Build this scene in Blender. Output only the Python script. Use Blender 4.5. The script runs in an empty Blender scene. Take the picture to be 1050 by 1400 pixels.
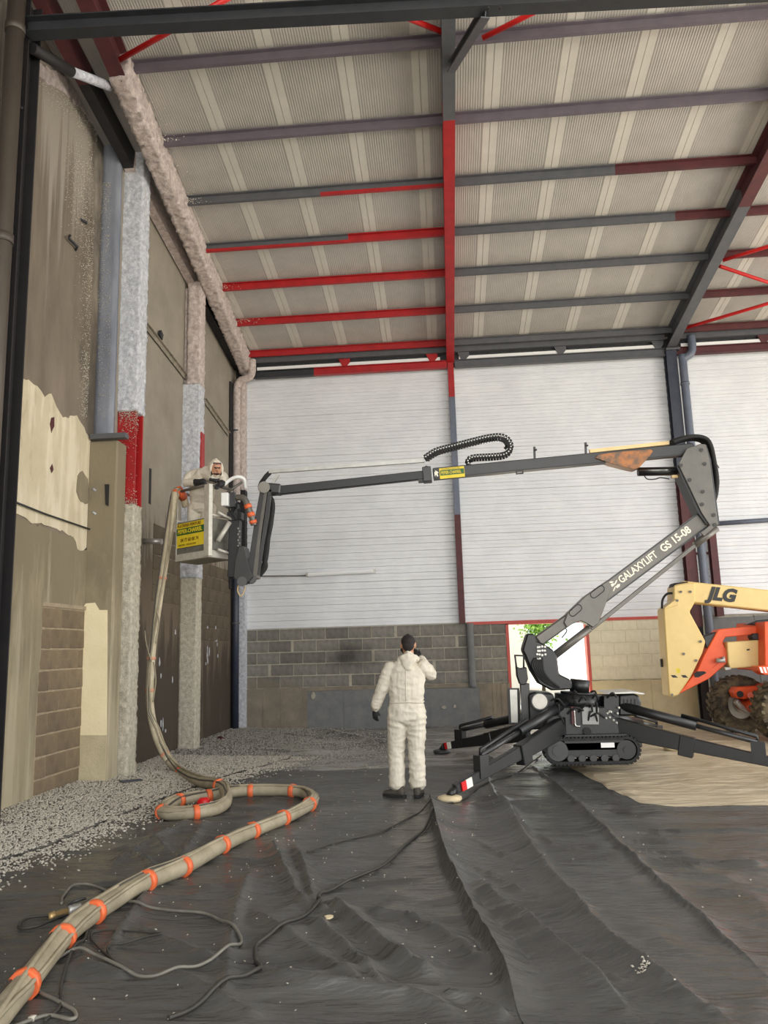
import bpy, bmesh, math, random
import numpy as np
from mathutils import Vector, Matrix, noise as mnoise
random.seed(7); rng = np.random.default_rng(7)
scene = bpy.context.scene
COL = scene.collection

# ------------------------------------------------------------------ camera
CAM_H, FPX, PITCH, YAW, ROLL = 1.68, 1064.0, .1716, .0754, -.0294
fw = Vector((-math.sin(YAW)*math.cos(PITCH), math.cos(YAW)*math.cos(PITCH), math.sin(PITCH)))
r0 = fw.cross(Vector((0, 0, 1))).normalized(); u0 = r0.cross(fw)
rt = r0*math.cos(ROLL)+u0*math.sin(ROLL); up = -r0*math.sin(ROLL)+u0*math.cos(ROLL)
cam_d = bpy.data.cameras.new('camera'); cam = bpy.data.objects.new('camera', cam_d); COL.objects.link(cam)
cam_d.sensor_fit = 'VERTICAL'; cam_d.sensor_height = 36; cam_d.lens = 36*FPX/1400
cam_d.clip_start = .05; cam_d.clip_end = 300
M = Matrix((rt, up, -fw)).transposed().to_4x4(); M.translation = (0, 0, CAM_H); cam.matrix_world = M
scene.camera = cam

# ------------------------------------------------------------------ light
world = bpy.data.worlds.new('World'); scene.world = world; world.use_nodes = True
bg = world.node_tree.nodes['Background']; bg.inputs[0].default_value = (.93, .97, 1, 1); bg.inputs[1].default_value = 1.15
sun_d = bpy.data.lights.new('sun', 'SUN'); sun_d.energy = 12.0; sun_d.angle = math.radians(.6); sun_d.color = (1, .93, .8)
sun = bpy.data.objects.new('sun', sun_d); COL.objects.link(sun)
sun.rotation_euler = Vector((.30, -.62, -.72)).to_track_quat('-Z', 'Y').to_euler()
ar_d = bpy.data.lights.new('daylight_of_the_hall_entrance', 'AREA'); ar_d.shape = 'RECTANGLE'; ar_d.size = 11; ar_d.size_y = 5
ar_d.energy = 420; ar_d.color = (1, .97, .92)
ar = bpy.data.objects.new('daylight_of_the_hall_entrance', ar_d); COL.objects.link(ar)
ar.location = (2.5, -3.5, 3.2); ar.rotation_euler = (math.radians(97), 0, 0)
as_d = bpy.data.lights.new('added_fill_from_the_right', 'AREA'); as_d.shape = 'RECTANGLE'; as_d.size = 9; as_d.size_y = 4.5  # area light added at the unseen right side to brighten the left wall
as_d.energy = 420; as_d.color = (1, .96, .9)
as_ = bpy.data.objects.new('added_fill_from_the_right', as_d); COL.objects.link(as_)
as_.location = (11.2, 7.0, 2.6); as_.rotation_euler = (math.radians(90), 0, math.radians(90))
vs = scene.view_settings; scene.display_settings.display_device = 'sRGB'
vs.view_transform = 'Standard'; vs.look = 'None'; vs.exposure = .6; vs.gamma = 1; vs.use_curve_mapping = False
scene.cycles.max_bounces = 8; scene.cycles.diffuse_bounces = 5; scene.cycles.use_denoising = True
scene.cycles.sample_clamp_indirect = 6

# ------------------------------------------------------------------ helpers
def at(px, py, X=None, Y=None, Z=None):
    """the point of a world plane that the photograph shows at a pixel"""
    d = fw + rt*((px-525)/FPX) - up*((py-700)/FPX)
    t = X/d.x if X is not None else Y/d.y if Y is not None else (Z-CAM_H)/d.z
    return Vector((d.x*t, d.y*t, d.z*t+CAM_H))

def lin(c):
    return tuple((x/12.92 if x <= .04045 else ((x+.055)/1.055)**2.4) for x in c)
def rgb(r, g, b): return lin((r/255, g/255, b/255))

def mat(name, c, c2=None, scale=4, rough=.6, metal=0, bump=0, bscale=60, stretch=(1, 1, 1), spec=.5, rnd=0, detail=6, lo=.35, hi=.65, emit=0, bdist=.02):
    m = bpy.data.materials.new(name); m.use_nodes = True
    nt = m.node_tree; N = nt.nodes; L = nt.links; b = N['Principled BSDF']
    b.inputs['Roughness'].default_value = rough; b.inputs['Metallic'].default_value = metal
    b.inputs['Specular IOR Level'].default_value = spec
    b.inputs['Base Color'].default_value = (*c, 1)
    co = N.new('ShaderNodeTexCoord'); mp = N.new('ShaderNodeMapping'); mp.inputs['Scale'].default_value = stretch
    L.new(co.outputs['Object'], mp.inputs[0])
    out = None
    if c2 is not None:
        n = N.new('ShaderNodeTexNoise'); n.inputs['Scale'].default_value = scale; n.inputs['Detail'].default_value = detail
        n.inputs['Roughness'].default_value = .62
        L.new(mp.outputs[0], n.inputs['Vector'])
        r = N.new('ShaderNodeValToRGB'); r.color_ramp.elements[0].position = lo; r.color_ramp.elements[1].position = hi
        r.color_ramp.elements[0].color = (*c, 1); r.color_ramp.elements[1].color = (*c2, 1)
        L.new(n.outputs[0], r.inputs[0]); out = r.outputs[0]
    if rnd:
        oi = N.new('ShaderNodeObjectInfo'); hs = N.new('ShaderNodeHueSaturation')
        mr = N.new('ShaderNodeMapRange'); mr.inputs['To Min'].default_value = 1-rnd; mr.inputs['To Max'].default_value = 1+rnd
        L.new(oi.outputs['Random'], mr.inputs[0]); L.new(mr.outputs[0], hs.inputs['Value'])
        if out: L.new(out, hs.inputs['Color'])
        else: hs.inputs['Color'].default_value = (*c, 1)
        out = hs.outputs[0]
    if out: L.new(out, b.inputs['Base Color'])
    if bump:
        n2 = N.new('ShaderNodeTexNoise'); n2.inputs['Scale'].default_value = bscale; n2.inputs['Detail'].default_value = 5
        L.new(mp.outputs[0], n2.inputs['Vector'])
        bp = N.new('ShaderNodeBump'); bp.inputs['Strength'].default_value = bump; bp.inputs['Distance'].default_value = bdist
        L.new(n2.outputs[0], bp.inputs['Height']); L.new(bp.outputs[0], b.inputs['Normal'])
    if emit:
        b.inputs['Emission Color'].default_value = (*c, 1); b.inputs['Emission Strength'].default_value = emit
    return m

def stain(m, col, axis, a, b_, scale=3, stretch=(1, 1, 1), amount=1.0, thr=(.42, .58)):
    """a second noise-edged stain laid over a material, kept to a range along one axis"""
    nt = m.node_tree; N = nt.nodes; L = nt.links; bs = N['Principled BSDF']
    lk = bs.inputs['Base Color'].links
    mx = N.new('ShaderNodeMix'); mx.data_type = 'RGBA'
    if lk: L.new(lk[0].from_socket, mx.inputs[6])
    else: mx.inputs[6].default_value = bs.inputs['Base Color'].default_value
    mx.inputs[7].default_value = (*col, 1)
    co = N.new('ShaderNodeTexCoord'); mp = N.new('ShaderNodeMapping'); mp.inputs['Scale'].default_value = stretch
    L.new(co.outputs['Object'], mp.inputs[0])
    n = N.new('ShaderNodeTexNoise'); n.inputs['Scale'].default_value = scale; n.inputs['Detail'].default_value = 7; n.inputs['Roughness'].default_value = .65
    L.new(mp.outputs[0], n.inputs['Vector'])
    s = N.new('ShaderNodeSeparateXYZ'); L.new(co.outputs['Object'], s.inputs[0])
    mr = N.new('ShaderNodeMapRange'); mr.inputs['From Min'].default_value = a; mr.inputs['From Max'].default_value = b_
    mr.inputs['To Min'].default_value = .25; mr.inputs['To Max'].default_value = -.25
    L.new(s.outputs[axis], mr.inputs[0])
    ad = N.new('ShaderNodeMath'); L.new(n.outputs[0], ad.inputs[0]); L.new(mr.outputs[0], ad.inputs[1])
    r = N.new('ShaderNodeMapRange'); r.inputs['From Min'].default_value = thr[0]; r.inputs['From Max'].default_value = thr[1]; r.inputs['To Max'].default_value = amount
    L.new(ad.outputs[0], r.inputs[0]); L.new(r.outputs[0], mx.inputs[0]); L.new(mx.outputs[2], bs.inputs['Base Color'])
    return m

class MB:
    def __init__(s): s.v = []; s.f = []; s.m = []; s.s = []
    def add(s, vs, fs, mi=0, sm=False):
        o = len(s.v); s.v += [tuple(v) for v in vs]; s.f += [tuple(o+i for i in f) for f in fs]
        s.m += [mi]*len(fs); s.s += [sm]*len(fs); return s
    def box(s, x0, x1, y0, y1, z0, z1, mi=0):
        v = [(x, y, z) for z in (z0, z1) for y in (y0, y1) for x in (x0, x1)]
        return s.add(v, [(0, 2, 3, 1), (4, 5, 7, 6), (0, 1, 5, 4), (2, 6, 7, 3), (0, 4, 6, 2), (1, 3, 7, 5)], mi)
    def bar(s, a, b, w, h, mi=0, upv=(0, 0, 1), w2=None, h2=None):
        a = Vector(a); b = Vector(b); d = (b-a).normalized(); upv = Vector(upv)
        if abs(d.dot(upv)) > .98: upv = Vector((0, 1, 0))
        x = d.cross(upv).normalized(); z = x.cross(d); w2 = w if w2 is None else w2; h2 = h if h2 is None else h2
        v = []
        for p, ww, hh in ((a, w, h), (b, w2, h2)):
            for sx, sz in ((-1, -1), (1, -1), (1, 1), (-1, 1)): v.append(p+x*sx*ww/2+z*sz*hh/2)
        return s.add(v, [(3, 2, 1, 0), (4, 5, 6, 7), (0, 1, 5, 4), (1, 2, 6, 5), (2, 3, 7, 6), (3, 0, 4, 7)], mi)
    def tube(s, pts, r, n=10, mi=0, cap=True):
        pts = [Vector(p) for p in pts]; k = len(pts); R = r if isinstance(r, (list, tuple)) else [r]*k
        t0 = (pts[1]-pts[0]).normalized(); ref = Vector((0, 0, 1)) if abs(t0.z) < .9 else Vector((0, 1, 0))
        vs = []; fs = []
        for i, p in enumerate(pts):
            t = (pts[min(i+1, k-1)]-pts[max(i-1, 0)]).normalized()
            x = t.cross(ref)
            if x.length < 1e-4: x = t.orthogonal()
            x.normalize(); y = x.cross(t); ref = y
            for j in range(n):
                a = 2*math.pi*j/n; vs.append(p+(x*math.cos(a)+y*math.sin(a))*R[i])
        for i in range(k-1):
            for j in range(n):
                fs.append((i*n+j, i*n+(j+1) % n, (i+1)*n+(j+1) % n, (i+1)*n+j))
        s.add(vs, fs, mi, True)
        if cap:
            o = len(s.v)-len(vs)
            s.f += [tuple(o+j for j in range(n))[::-1], tuple(o+(k-1)*n+j for j in range(n))]; s.m += [mi, mi]; s.s += [False, False]
        return s
    def cyl(s, a, b, r, n=20, mi=0, r2=None): return s.tube([a, b], [r, r if r2 is None else r2], n, mi)
    def prism(s, pts, vec, mi=0):
        pts = [Vector(p) for p in pts]; vec = Vector(vec); n = len(pts)
        nrm = Vector((0, 0, 0))
        for i in range(n): nrm += pts[i].cross(pts[(i+1) % n])
        if nrm.dot(vec) > 0: pts = pts[::-1]
        fs = [tuple(range(n)), tuple(range(2*n-1, n-1, -1))]+[((i+1) % n, i, n+i, n+(i+1) % n) for i in range(n)]
        return s.add(pts+[p+vec for p in pts], fs, mi)
    def ibeam(s, a, b, w, h, t=.012, mi=0, upv=(0, 0, 1)):
        a = Vector(a); b = Vector(b); d = (b-a).normalized(); x = d.cross(Vector(upv)).normalized(); z = x.cross(d)
        for o in (h/2-t/2, -h/2+t/2): s.bar(a+z*o, b+z*o, w, t, mi, upv)
        return s.bar(a, b, t*.8, h-2*t, mi, upv)
    def build(s, name, mats, parent=None, bevel=0, loc=None):
        me = bpy.data.meshes.new(name); me.from_pydata(s.v, [], s.f)
        for m in (mats if isinstance(mats, (list, tuple)) else [mats]): me.materials.append(m)
        me.polygons.foreach_set('material_index', s.m); me.polygons.foreach_set('use_smooth', s.s); me.update()
        o = bpy.data.objects.new(name, me); COL.objects.link(o)
        if loc is not None: o.location = loc
        if parent is not None: put(o, parent)
        if bevel:
            b = o.modifiers.new('b', 'BEVEL'); b.width = bevel; b.segments = 1; b.limit_method = 'ANGLE'; b.angle_limit = .6
        return o

def wloc(o):
    l = Vector((0, 0, 0))
    while o is not None: l = l+o.location; o = o.parent
    return l
def put(o, parent):
    o.parent = parent
    b = parent.get('_base'); o.matrix_parent_inverse = Matrix.Translation(-Vector(b)) if b else Matrix.Identity(4)
def tag(o, label=None, cat=None, group=None, kind=None):
    if label: o['label'] = label
    if cat: o['category'] = cat
    if group: o['group'] = group
    if kind: o['kind'] = kind
    return o
BASES = {}
def thing(name, label, cat, loc, group=None, kind=None):
    o = bpy.data.objects.new(name, None); COL.objects.link(o); o.location = loc; o.empty_display_size = .1
    o['_base'] = list(loc); return tag(o, label, cat, group, kind)
def piece(src, name, parent, loc, mi=None):
    """one more of a piece: shares the mesh of src"""
    o = src.copy(); o.name = name; COL.objects.link(o); o.location = loc; put(o, parent); return o
def text(body, p, d, upd, size, m, name, parent, depth=.004, bold=0, align='LEFT', sx=1.0, shear=0):
    c = bpy.data.curves.new(name, 'FONT'); c.body = body; c.size = size; c.extrude = depth; c.offset = bold; c.align_x = align; c.align_y = 'CENTER'; c.shear = shear
    c.materials.append(m); c.resolution_u = 3
    o = bpy.data.objects.new(name, c); COL.objects.link(o)
    d = Vector(d).normalized(); n = d.cross(Vector(upd)).normalized(); u = n.cross(d)
    R = Matrix((d, u, n)).transposed().to_4x4(); R.translation = p
    bpy.context.view_layer.update()
    me = bpy.data.meshes.new_from_object(o.evaluated_get(bpy.context.evaluated_depsgraph_get()))
    bpy.data.objects.remove(o); bpy.data.curves.remove(c); me.name = name
    o = bpy.data.objects.new(name, me); COL.objects.link(o); put(o, parent)
    o.matrix_basis = R @ Matrix.Diagonal((sx, 1, 1, 1)); return o
def arc(c, r, a0, a1, n, plane='xz'):
    out = []
    for i in range(n+1):
        a = a0+(a1-a0)*i/n
        out.append(Vector((c[0]+r*math.cos(a), c[1], c[2]+r*math.sin(a))))
    return out
def smooth(pts, n=6):
    pts = [Vector(p) for p in pts]; out = []
    for i in range(len(pts)-1):
        p0 = pts[max(i-1, 0)]; p1 = pts[i]; p2 = pts[i+1]; p3 = pts[min(i+2, len(pts)-1)]
        for k in range(n):
            t = k/n
            out.append(.5*((2*p1)+(p2-p0)*t+(2*p0-5*p1+4*p2-p3)*t*t+(3*p1-p0-3*p2+p3)*t**3))
    out.append(pts[-1]); return out

# ------------------------------------------------------------------ materials
M_STEEL = mat('grey_steel_paint', rgb(78, 80, 84), rgb(88, 88, 92), 6, .5, bump=.05)
M_PURP = mat('primed_steel', rgb(104, 95, 104), rgb(94, 86, 95), 5, .5)
M_RED = mat('red_steel_paint', rgb(170, 28, 30), rgb(150, 22, 26), 5, .45)
M_REDB = mat('bright_red_rod', rgb(205, 30, 28), rgb(185, 24, 24), 5, .45)
M_MAR = mat('maroon_primer', rgb(88, 40, 42), rgb(72, 34, 38), 6, .6)
M_DARK = mat('dark_steel', rgb(48, 50, 54), rgb(40, 42, 46), 6, .5)
M_BLK = mat('black_void', rgb(26, 24, 26), rgb(34, 31, 32), 8, .7)
M_NAVY = mat('navy_steel', rgb(44, 50, 66), rgb(54, 58, 70), 6, .45)
M_PIPE = mat('grey_pvc_pipe', rgb(98, 106, 122), rgb(88, 94, 108), 5, .4)
M_PIPEW = mat('warm_grey_pipe', rgb(82, 73, 64), rgb(66, 59, 52), 3, .5, stretch=(1, 1, .2))
M_CLAD = mat('white_cladding', rgb(224, 226, 229), rgb(214, 216, 220), 2, .38, bump=.03, bscale=4)
M_ROOF = mat('roof_liner', rgb(174, 169, 163), rgb(164, 160, 154), 3, .3, spec=.6)
M_ROOFB = mat('roof_liner_lap', rgb(200, 196, 187), rgb(192, 188, 179), 3, .35)
M_BLOCK = mat('concrete_block', rgb(132, 128, 120), rgb(110, 108, 102), 9, .9, bump=.5, bscale=160, rnd=.22)
M_BLOCKGLOW = mat('door_glow_block', rgb(226, 220, 196), rgb(214, 208, 184), 9, .9, bump=.4, bscale=160, rnd=.06)  # pale tone holds the daylight bouncing in beside the doorway
M_BLOCKT = mat('dusty_concrete_block', rgb(132, 116, 92), rgb(112, 98, 80), 6, .95, bump=.5, bscale=120, rnd=.14)
M_BLOCKW = mat('worn_block', rgb(104, 94, 78), rgb(86, 76, 62), 4, .95, bump=.5, bscale=60, rnd=.12)
M_MORT = mat('mortar', rgb(178, 172, 156), rgb(160, 154, 140), 14, .95, bump=.5, bscale=90)
M_MORTD = mat('dark_mortar', rgb(172, 156, 130), rgb(150, 136, 114), 12, .95, bump=.5, bscale=90)
M_PLINTH = mat('plinth_concrete', rgb(140, 130, 114), rgb(118, 110, 98), 3, .9, bump=.4, bscale=50)
M_PLING = mat('grey_plinth_paint', rgb(104, 106, 108), rgb(120, 120, 118), 5, .8, bump=.2, bscale=40)
M_CONC = mat('floor_concrete', rgb(160, 150, 132), rgb(140, 130, 114), 2, .85, bump=.2)
M_W1 = mat('brown_render', rgb(100, 90, 78), rgb(138, 126, 110), 1.4, .92, bump=.35, bscale=30, stretch=(1, 1, .3), lo=.3, hi=.7)
stain(M_W1, rgb(104, 94, 82), 2, 9.5, 4.0, 1.3, (1, 1.6, .12), .8)
stain(M_W1, rgb(176, 168, 156), 2, 9.5, 5.5, 1.9, (1, 2.6, .10), .5, (.50, .66))
stain(M_W1, rgb(74, 66, 58), 1, 10.6, 8.9, 1.6, (1, 1.3, .5), .8, (.50, .70))
M_W1L = mat('tan_render', rgb(164, 152, 126), rgb(142, 132, 108), .9, .92, bump=.3, bscale=24, stretch=(1, 1, .6), lo=.3, hi=.7)
stain(M_W1L, rgb(120, 110, 90), 2, 4, 0, 1.1, (1, 2, .5), .7)
stain(M_W1L, rgb(188, 178, 154), 2, -2, 6, 2.6, (1, 2.2, .16), .5, (.52, .66))
M_CREAM = mat('cream_plaster', rgb(208, 196, 168), rgb(190, 178, 150), 1.6, .9, bump=.3, bscale=24, lo=.3, hi=.7)
stain(M_CREAM, rgb(146, 128, 98), 2, 9, 3.6, 3.2, (1, 1.2, .4), .75)
stain(M_CREAM, rgb(228, 218, 194), 2, -9, 20, 2.2, (1, 2, .3), .6, (.5, .62))
M_CRMB = mat('bright_cream_plaster', rgb(246, 232, 194), rgb(238, 224, 184), 3, .9, bump=.2, bscale=30)
M_GREND = mat('grey_green_render', rgb(204, 192, 158), rgb(188, 176, 144), 3, .92, bump=.4, bscale=40)  # lightened so the plinth by the doorway carries the same bounced daylight
M_W2 = mat('tan_wall_render', rgb(156, 148, 134), rgb(136, 128, 116), 1.5, .92, bump=.3, bscale=40, lo=.3, hi=.7)
stain(M_W2, rgb(92, 78, 62), 2, 2.6, 4.4, 2.2, (1, 3.0, .35), .85)
stain(M_W2, rgb(54, 46, 38), 2, 1.0, 3.6, 1.6, (1, 3.2, .3), .75, (.56, .66))
M_FLOCK = mat('grey_sprayed_flock', rgb(176, 179, 188), rgb(222, 223, 228), 18, 1, bump=1, bscale=70)
M_FLOCKC = mat('cream_sprayed_flock', rgb(172, 166, 150), rgb(212, 204, 186), 16, 1, bump=1, bscale=70)
M_FLOCKP = mat('warm_sprayed_flock', rgb(176, 162, 156), rgb(220, 206, 200), 14, 1, bump=1, bscale=70)
M_WHITE = mat('white_paint', rgb(232, 232, 230), None, rough=.4)
M_ALU = mat('aluminium', rgb(190, 188, 182), rgb(170, 168, 162), 8, .35, metal=.5)
M_FRAME = mat('red_door_frame', rgb(190, 78, 66), rgb(176, 66, 58), 5, .5)
M_BOARD = mat('grey_board', rgb(112, 116, 126), rgb(140, 144, 154), 3, .8, bump=.2, stretch=(1, 1, .3))
M_CABLE = mat('grey_cable', rgb(70, 66, 60), None, rough=.5)

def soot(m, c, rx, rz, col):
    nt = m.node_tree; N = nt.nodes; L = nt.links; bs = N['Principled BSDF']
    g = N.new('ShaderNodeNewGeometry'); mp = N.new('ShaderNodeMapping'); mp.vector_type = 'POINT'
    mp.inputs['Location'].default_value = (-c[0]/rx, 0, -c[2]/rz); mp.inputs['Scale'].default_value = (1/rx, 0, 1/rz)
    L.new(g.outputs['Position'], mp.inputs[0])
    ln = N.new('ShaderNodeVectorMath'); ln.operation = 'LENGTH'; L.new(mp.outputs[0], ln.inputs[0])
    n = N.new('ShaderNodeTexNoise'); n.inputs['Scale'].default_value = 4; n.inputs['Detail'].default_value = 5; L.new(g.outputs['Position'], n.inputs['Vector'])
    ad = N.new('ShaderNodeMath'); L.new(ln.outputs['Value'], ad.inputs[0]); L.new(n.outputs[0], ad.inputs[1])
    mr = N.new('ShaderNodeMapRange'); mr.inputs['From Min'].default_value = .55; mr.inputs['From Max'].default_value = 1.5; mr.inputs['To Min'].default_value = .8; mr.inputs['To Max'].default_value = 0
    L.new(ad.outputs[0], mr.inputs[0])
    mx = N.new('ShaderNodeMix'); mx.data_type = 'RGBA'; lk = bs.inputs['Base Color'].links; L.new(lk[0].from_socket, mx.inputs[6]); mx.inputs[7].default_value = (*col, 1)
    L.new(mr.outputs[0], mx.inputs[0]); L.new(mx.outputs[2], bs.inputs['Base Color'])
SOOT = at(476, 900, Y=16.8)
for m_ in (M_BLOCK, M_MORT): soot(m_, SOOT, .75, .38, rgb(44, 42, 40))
soot(M_BLOCK, at(340, 950, Y=16.8), 1.5, .42, rgb(138, 122, 98))

# ------------------------------------------------------------------ the room
YB = 16.85
RS = .15
def PB(y): return 8.1+RS*(YB-y)            # underside of the purlins
def RT(y): return PB(y)+.17                 # underside of the roof liner

fl = MB().box(-5.3, 11.5, -1.5, YB+.25, -.22, -.012).build('floor', M_CONC)
tag(fl, 'dusty concrete slab under the plastic sheets, bare by the back wall', 'floor', kind='structure')
og = MB().box(-60, 60, -60, 90, -.5, -.24).build('ground', mat('yard_ground', rgb(205, 198, 184), rgb(190, 184, 170), 1, .9))
tag(og, 'pale yard ground outside the hall, seen through the doorway', 'ground', kind='structure')

# ---- back wall: backing, concrete plinth, block courses, cladding panels, door opening
D0, D1, DZ = 1.27, 2.93, 2.10
wb = MB()
wb.box(-5.3, D0, YB, YB+.2, 0, 2.13, 0).box(D1, 11.5, YB, YB+.2, 0, 2.13, 0).box(-5.3, 11.5, YB+.06, YB+.2, 2.13, 8.75, 1)
wall_back = wb.build('wall_back', [M_MORT, M_BLK])
tag(wall_back, 'back wall of white ribbed cladding above grey concrete blocks', 'wall', kind='structure')
for nm, x0, x1, m, z1 in (('plinth', -4.36, -3.02, M_PLINTH, .88), ('plinth', -3.02, .62, M_PLING, .80), ('plinth', .62, D0-.01, M_PLINTH, .87), ('plinth', D1+.02, 5.05, M_GREND, .87), ('plinth', 5.5, 11.4, M_PLING, 2.1)):
    b = MB(); n = 14
    for i in range(n):
        a0 = x0+(x1-x0)*i/n; a1 = x0+(x1-x0)*(i+1)/n
        b.box(a0, a1, YB-.05-.012*rng.random(), YB, 0, z1-.02*rng.random())
    b.build(nm, m, wall_back)
MB().box(-3.02, .62, YB-.06, YB, .80, .88).build('ledge', M_PLINTH, wall_back)
for k, (px, py, w, h) in enumerate(((428, 951, .09, .14), (607, 967, .10, .06), (622, 966, .05, .08))):
    p = at(px, py, Y=YB-.08)
    MB().prism([p+Vector((w*math.cos(a)*(.4+.2*rng.random()), 0, h*math.sin(a)*(.4+.2*rng.random()))) for a in np.linspace(0, 6.28, 9)[:-1]], (0, .03, 0)).build('plaster_dab', M_MORT, wall_back)
def block_mesh(L, m, H=.230, seed=0):
    r = random.Random(seed); b = MB(); d = .035
    v = [(x, y, z) for z in (0, H) for y in (-d, .02) for x in (0, L)]
    v = [(a+r.uniform(-.004, .004), c+r.uniform(-.006, .006), e+r.uniform(-.004, .004)) for a, c, e in v]
    b.add(v, [(0, 2, 3, 1), (4, 5, 7, 6), (0, 1, 5, 4), (2, 6, 7, 3), (0, 4, 6, 2), (1, 3, 7, 5)])
    return b
protos = {}
MB().box(-4.36, D0-.01, YB-.026, YB+.01, .88, 2.13).build('mortar_bed', M_MORT, wall_back)
MB().box(D1+.02, 5.05, YB-.026, YB+.01, .87, 2.13).build('mortar_bed', M_BLOCKGLOW, wall_back)
def block(L, m, parent, loc, rot=0, key=''):
    k = (round(L, 3), m.name)
    if k not in protos:
        o = block_mesh(L, m, seed=len(protos)).build('concrete_block', m, parent, bevel=.008); o.location = loc
        protos[k] = o
    else: o = piece(protos[k], 'concrete_block', parent, loc)
    o.rotation_euler = (0, 0, rot); return o
for row in range(5):
    z = .885+.25*row
    x = -4.35 if row % 2 else -4.35-.25
    while x < D0-.02:
        xa = max(x, -4.35); xb = min(x+.485, D0-.012)
        if xb-xa > .1: block(xb-xa, M_BLOCK, wall_back, (xa, YB, z))
        gap = .06 if (int((x+10)*2+row*3) % 7 == 0) else .014
        x += .485+gap
    x = D1+.03-(.25 if row % 2 else 0)
    while x < 5.0:
        xa = max(x, D1+.03); xb = min(x+.486, 5.03)
        if xb-xa > .08: block(xb-xa, M_BLOCKGLOW, wall_back, (xa, YB, z))
        x += .5
# cladding panels: 1 m boards of six flutes, three bays
def clad(x0, x1, z0, z1):
    b = MB(); n = 6; h = (z1-z0)/n; prof = []
    for i in range(n):
        a = z0+h*i
        prof += [(a+.004, 0.004), (a+.016, -.018), (a+h*.52, -.018), (a+h*.60, -.003), (a+h*.94, -.003)]
    prof += [(z1-.002, 0)]
    prof = [(z0+.001, .0)]+prof[1:]
    v = []; f = []
    for z, y in prof: v += [(x0, YB-.02+y, z), (x1, YB-.02+y, z)]
    for i in range(len(prof)-1): f.append((2*i, 2*i+1, 2*i+3, 2*i+2))
    b.add(v, f)
    b.add([(x0, YB-.02, z0), (x1, YB-.02, z0), (x1, YB+.05, z0), (x0, YB+.05, z0)], [(3, 2, 1, 0)])
    return b
for x0, x1 in ((-4.38, .30), (.36, 5.02), (5.30, 11.4)):
    for k in range(6):
        clad(x0, x1, 2.13+k*.952, 2.13+(k+1)*.952).build('cladding_panel', M_CLAD, wall_back)
bt = MB().box(.42, 5.0, YB-.06, YB+.02, 2.09, 2.15).build('trim_1', M_FRAME)
tag(bt, 'thin red steel trim along the foot of the cladding over the doorway', 'trim', kind='structure')
# door opening
dr = MB()
for x in (D0-.03, D1-.03): dr.box(x, x+.06, YB-.05, YB+.22, 0, DZ)
dr.box(D0-.03, D1+.03, YB-.05, YB+.22, DZ-.03, DZ+.04)
door = dr.build('door_1', M_FRAME); tag(door, 'red steel frame of the open doorway to the bright yard', 'door', kind='structure')
MB().box(D0-.50, D0+.02, YB+.2, YB+.24, .02, 2.08).build('door_leaf', mat('cream_door_leaf', rgb(240, 226, 170), None, rough=.6), door)
for zz in (.3, 1.05, 1.8): MB().cyl((D0-.03, YB+.22, zz), (D0-.03, YB+.22, zz+.12), .018, 8).build('hinge', M_DARK, door)

# outside: facing building and greenery
ob = thing('building', 'pale building across the yard, burnt out white in the doorway', 'building', (3, 30, -.24))
MB().box(-6, 3.0, 30, 36, -.24, 4.5).build('wall', mat('outside_render', rgb(235, 230, 220), None, rough=.9), ob)
MB().box(-6.2, 3.2, 29.8, 36.2, 4.5, 4.75).build('roof', M_PLINTH, ob)
for xw in (-3.5, 0.5): MB().box(xw, xw+1.2, 29.96, 30.02, 1.0, 2.2).build('window', M_PIPE, ob)
bc = at(738, 858, Y=27.5)
tr = thing('bush', 'bright green bush in the yard seen through the doorway', 'bush', (bc.x, 27.5, -.24))
bm = MB(); r_ = random.Random(3)
for i in range(1500):
    c = Vector((bc.x+r_.gauss(0, .28), 27.5+r_.gauss(0, .3), bc.z+.25+r_.gauss(0, .42)))
    a = Vector((r_.uniform(-1, 1), r_.uniform(-1, 1), r_.uniform(-1, 1))).normalized()*.08; b2 = a.orthogonal().normalized()*.05
    bm.add([c-a, c+b2, c+a, c-b2], [(0, 1, 2, 3)])
tag(bm.build('foliage', mat('leaf_green', rgb(150, 190, 90), rgb(120, 165, 70), 3, .6), tr), kind='stuff')
MB().tube([(bc.x, 27.5, -.24), (bc.x+.03, 27.5, 1.0), (bc.x, 27.5, bc.z)], [.07, .05, .03], 8).build('trunk', M_W2, tr)

# ---- left wall
XL1, XL2 = -4.85, -4.60
wl = MB()
def wall_slab(x, y0, y1, z0, z1a, z1b, mi):
    wl.prism([(x, y0, z0), (x, y1, z0), (x, y1, z1b), (x, y0, z1a)], (-.3, 0, 0), mi)
wall_slab(XL1, -1.5, 10.36, 0, RT(-1.5), RT(10.36), 0)
wall_slab(XL2, 10.36, 13.25, 0, RT(10.36), RT(13.25), 1)
wall_slab(XL2, 13.25, YB, 0, RT(13.25), RT(YB), 1)
wall_left = wl.build('wall_left', [M_W1, M_W2]); tag(wall_left, 'old stained side wall of patched brown render', 'wall', kind='structure')
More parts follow.
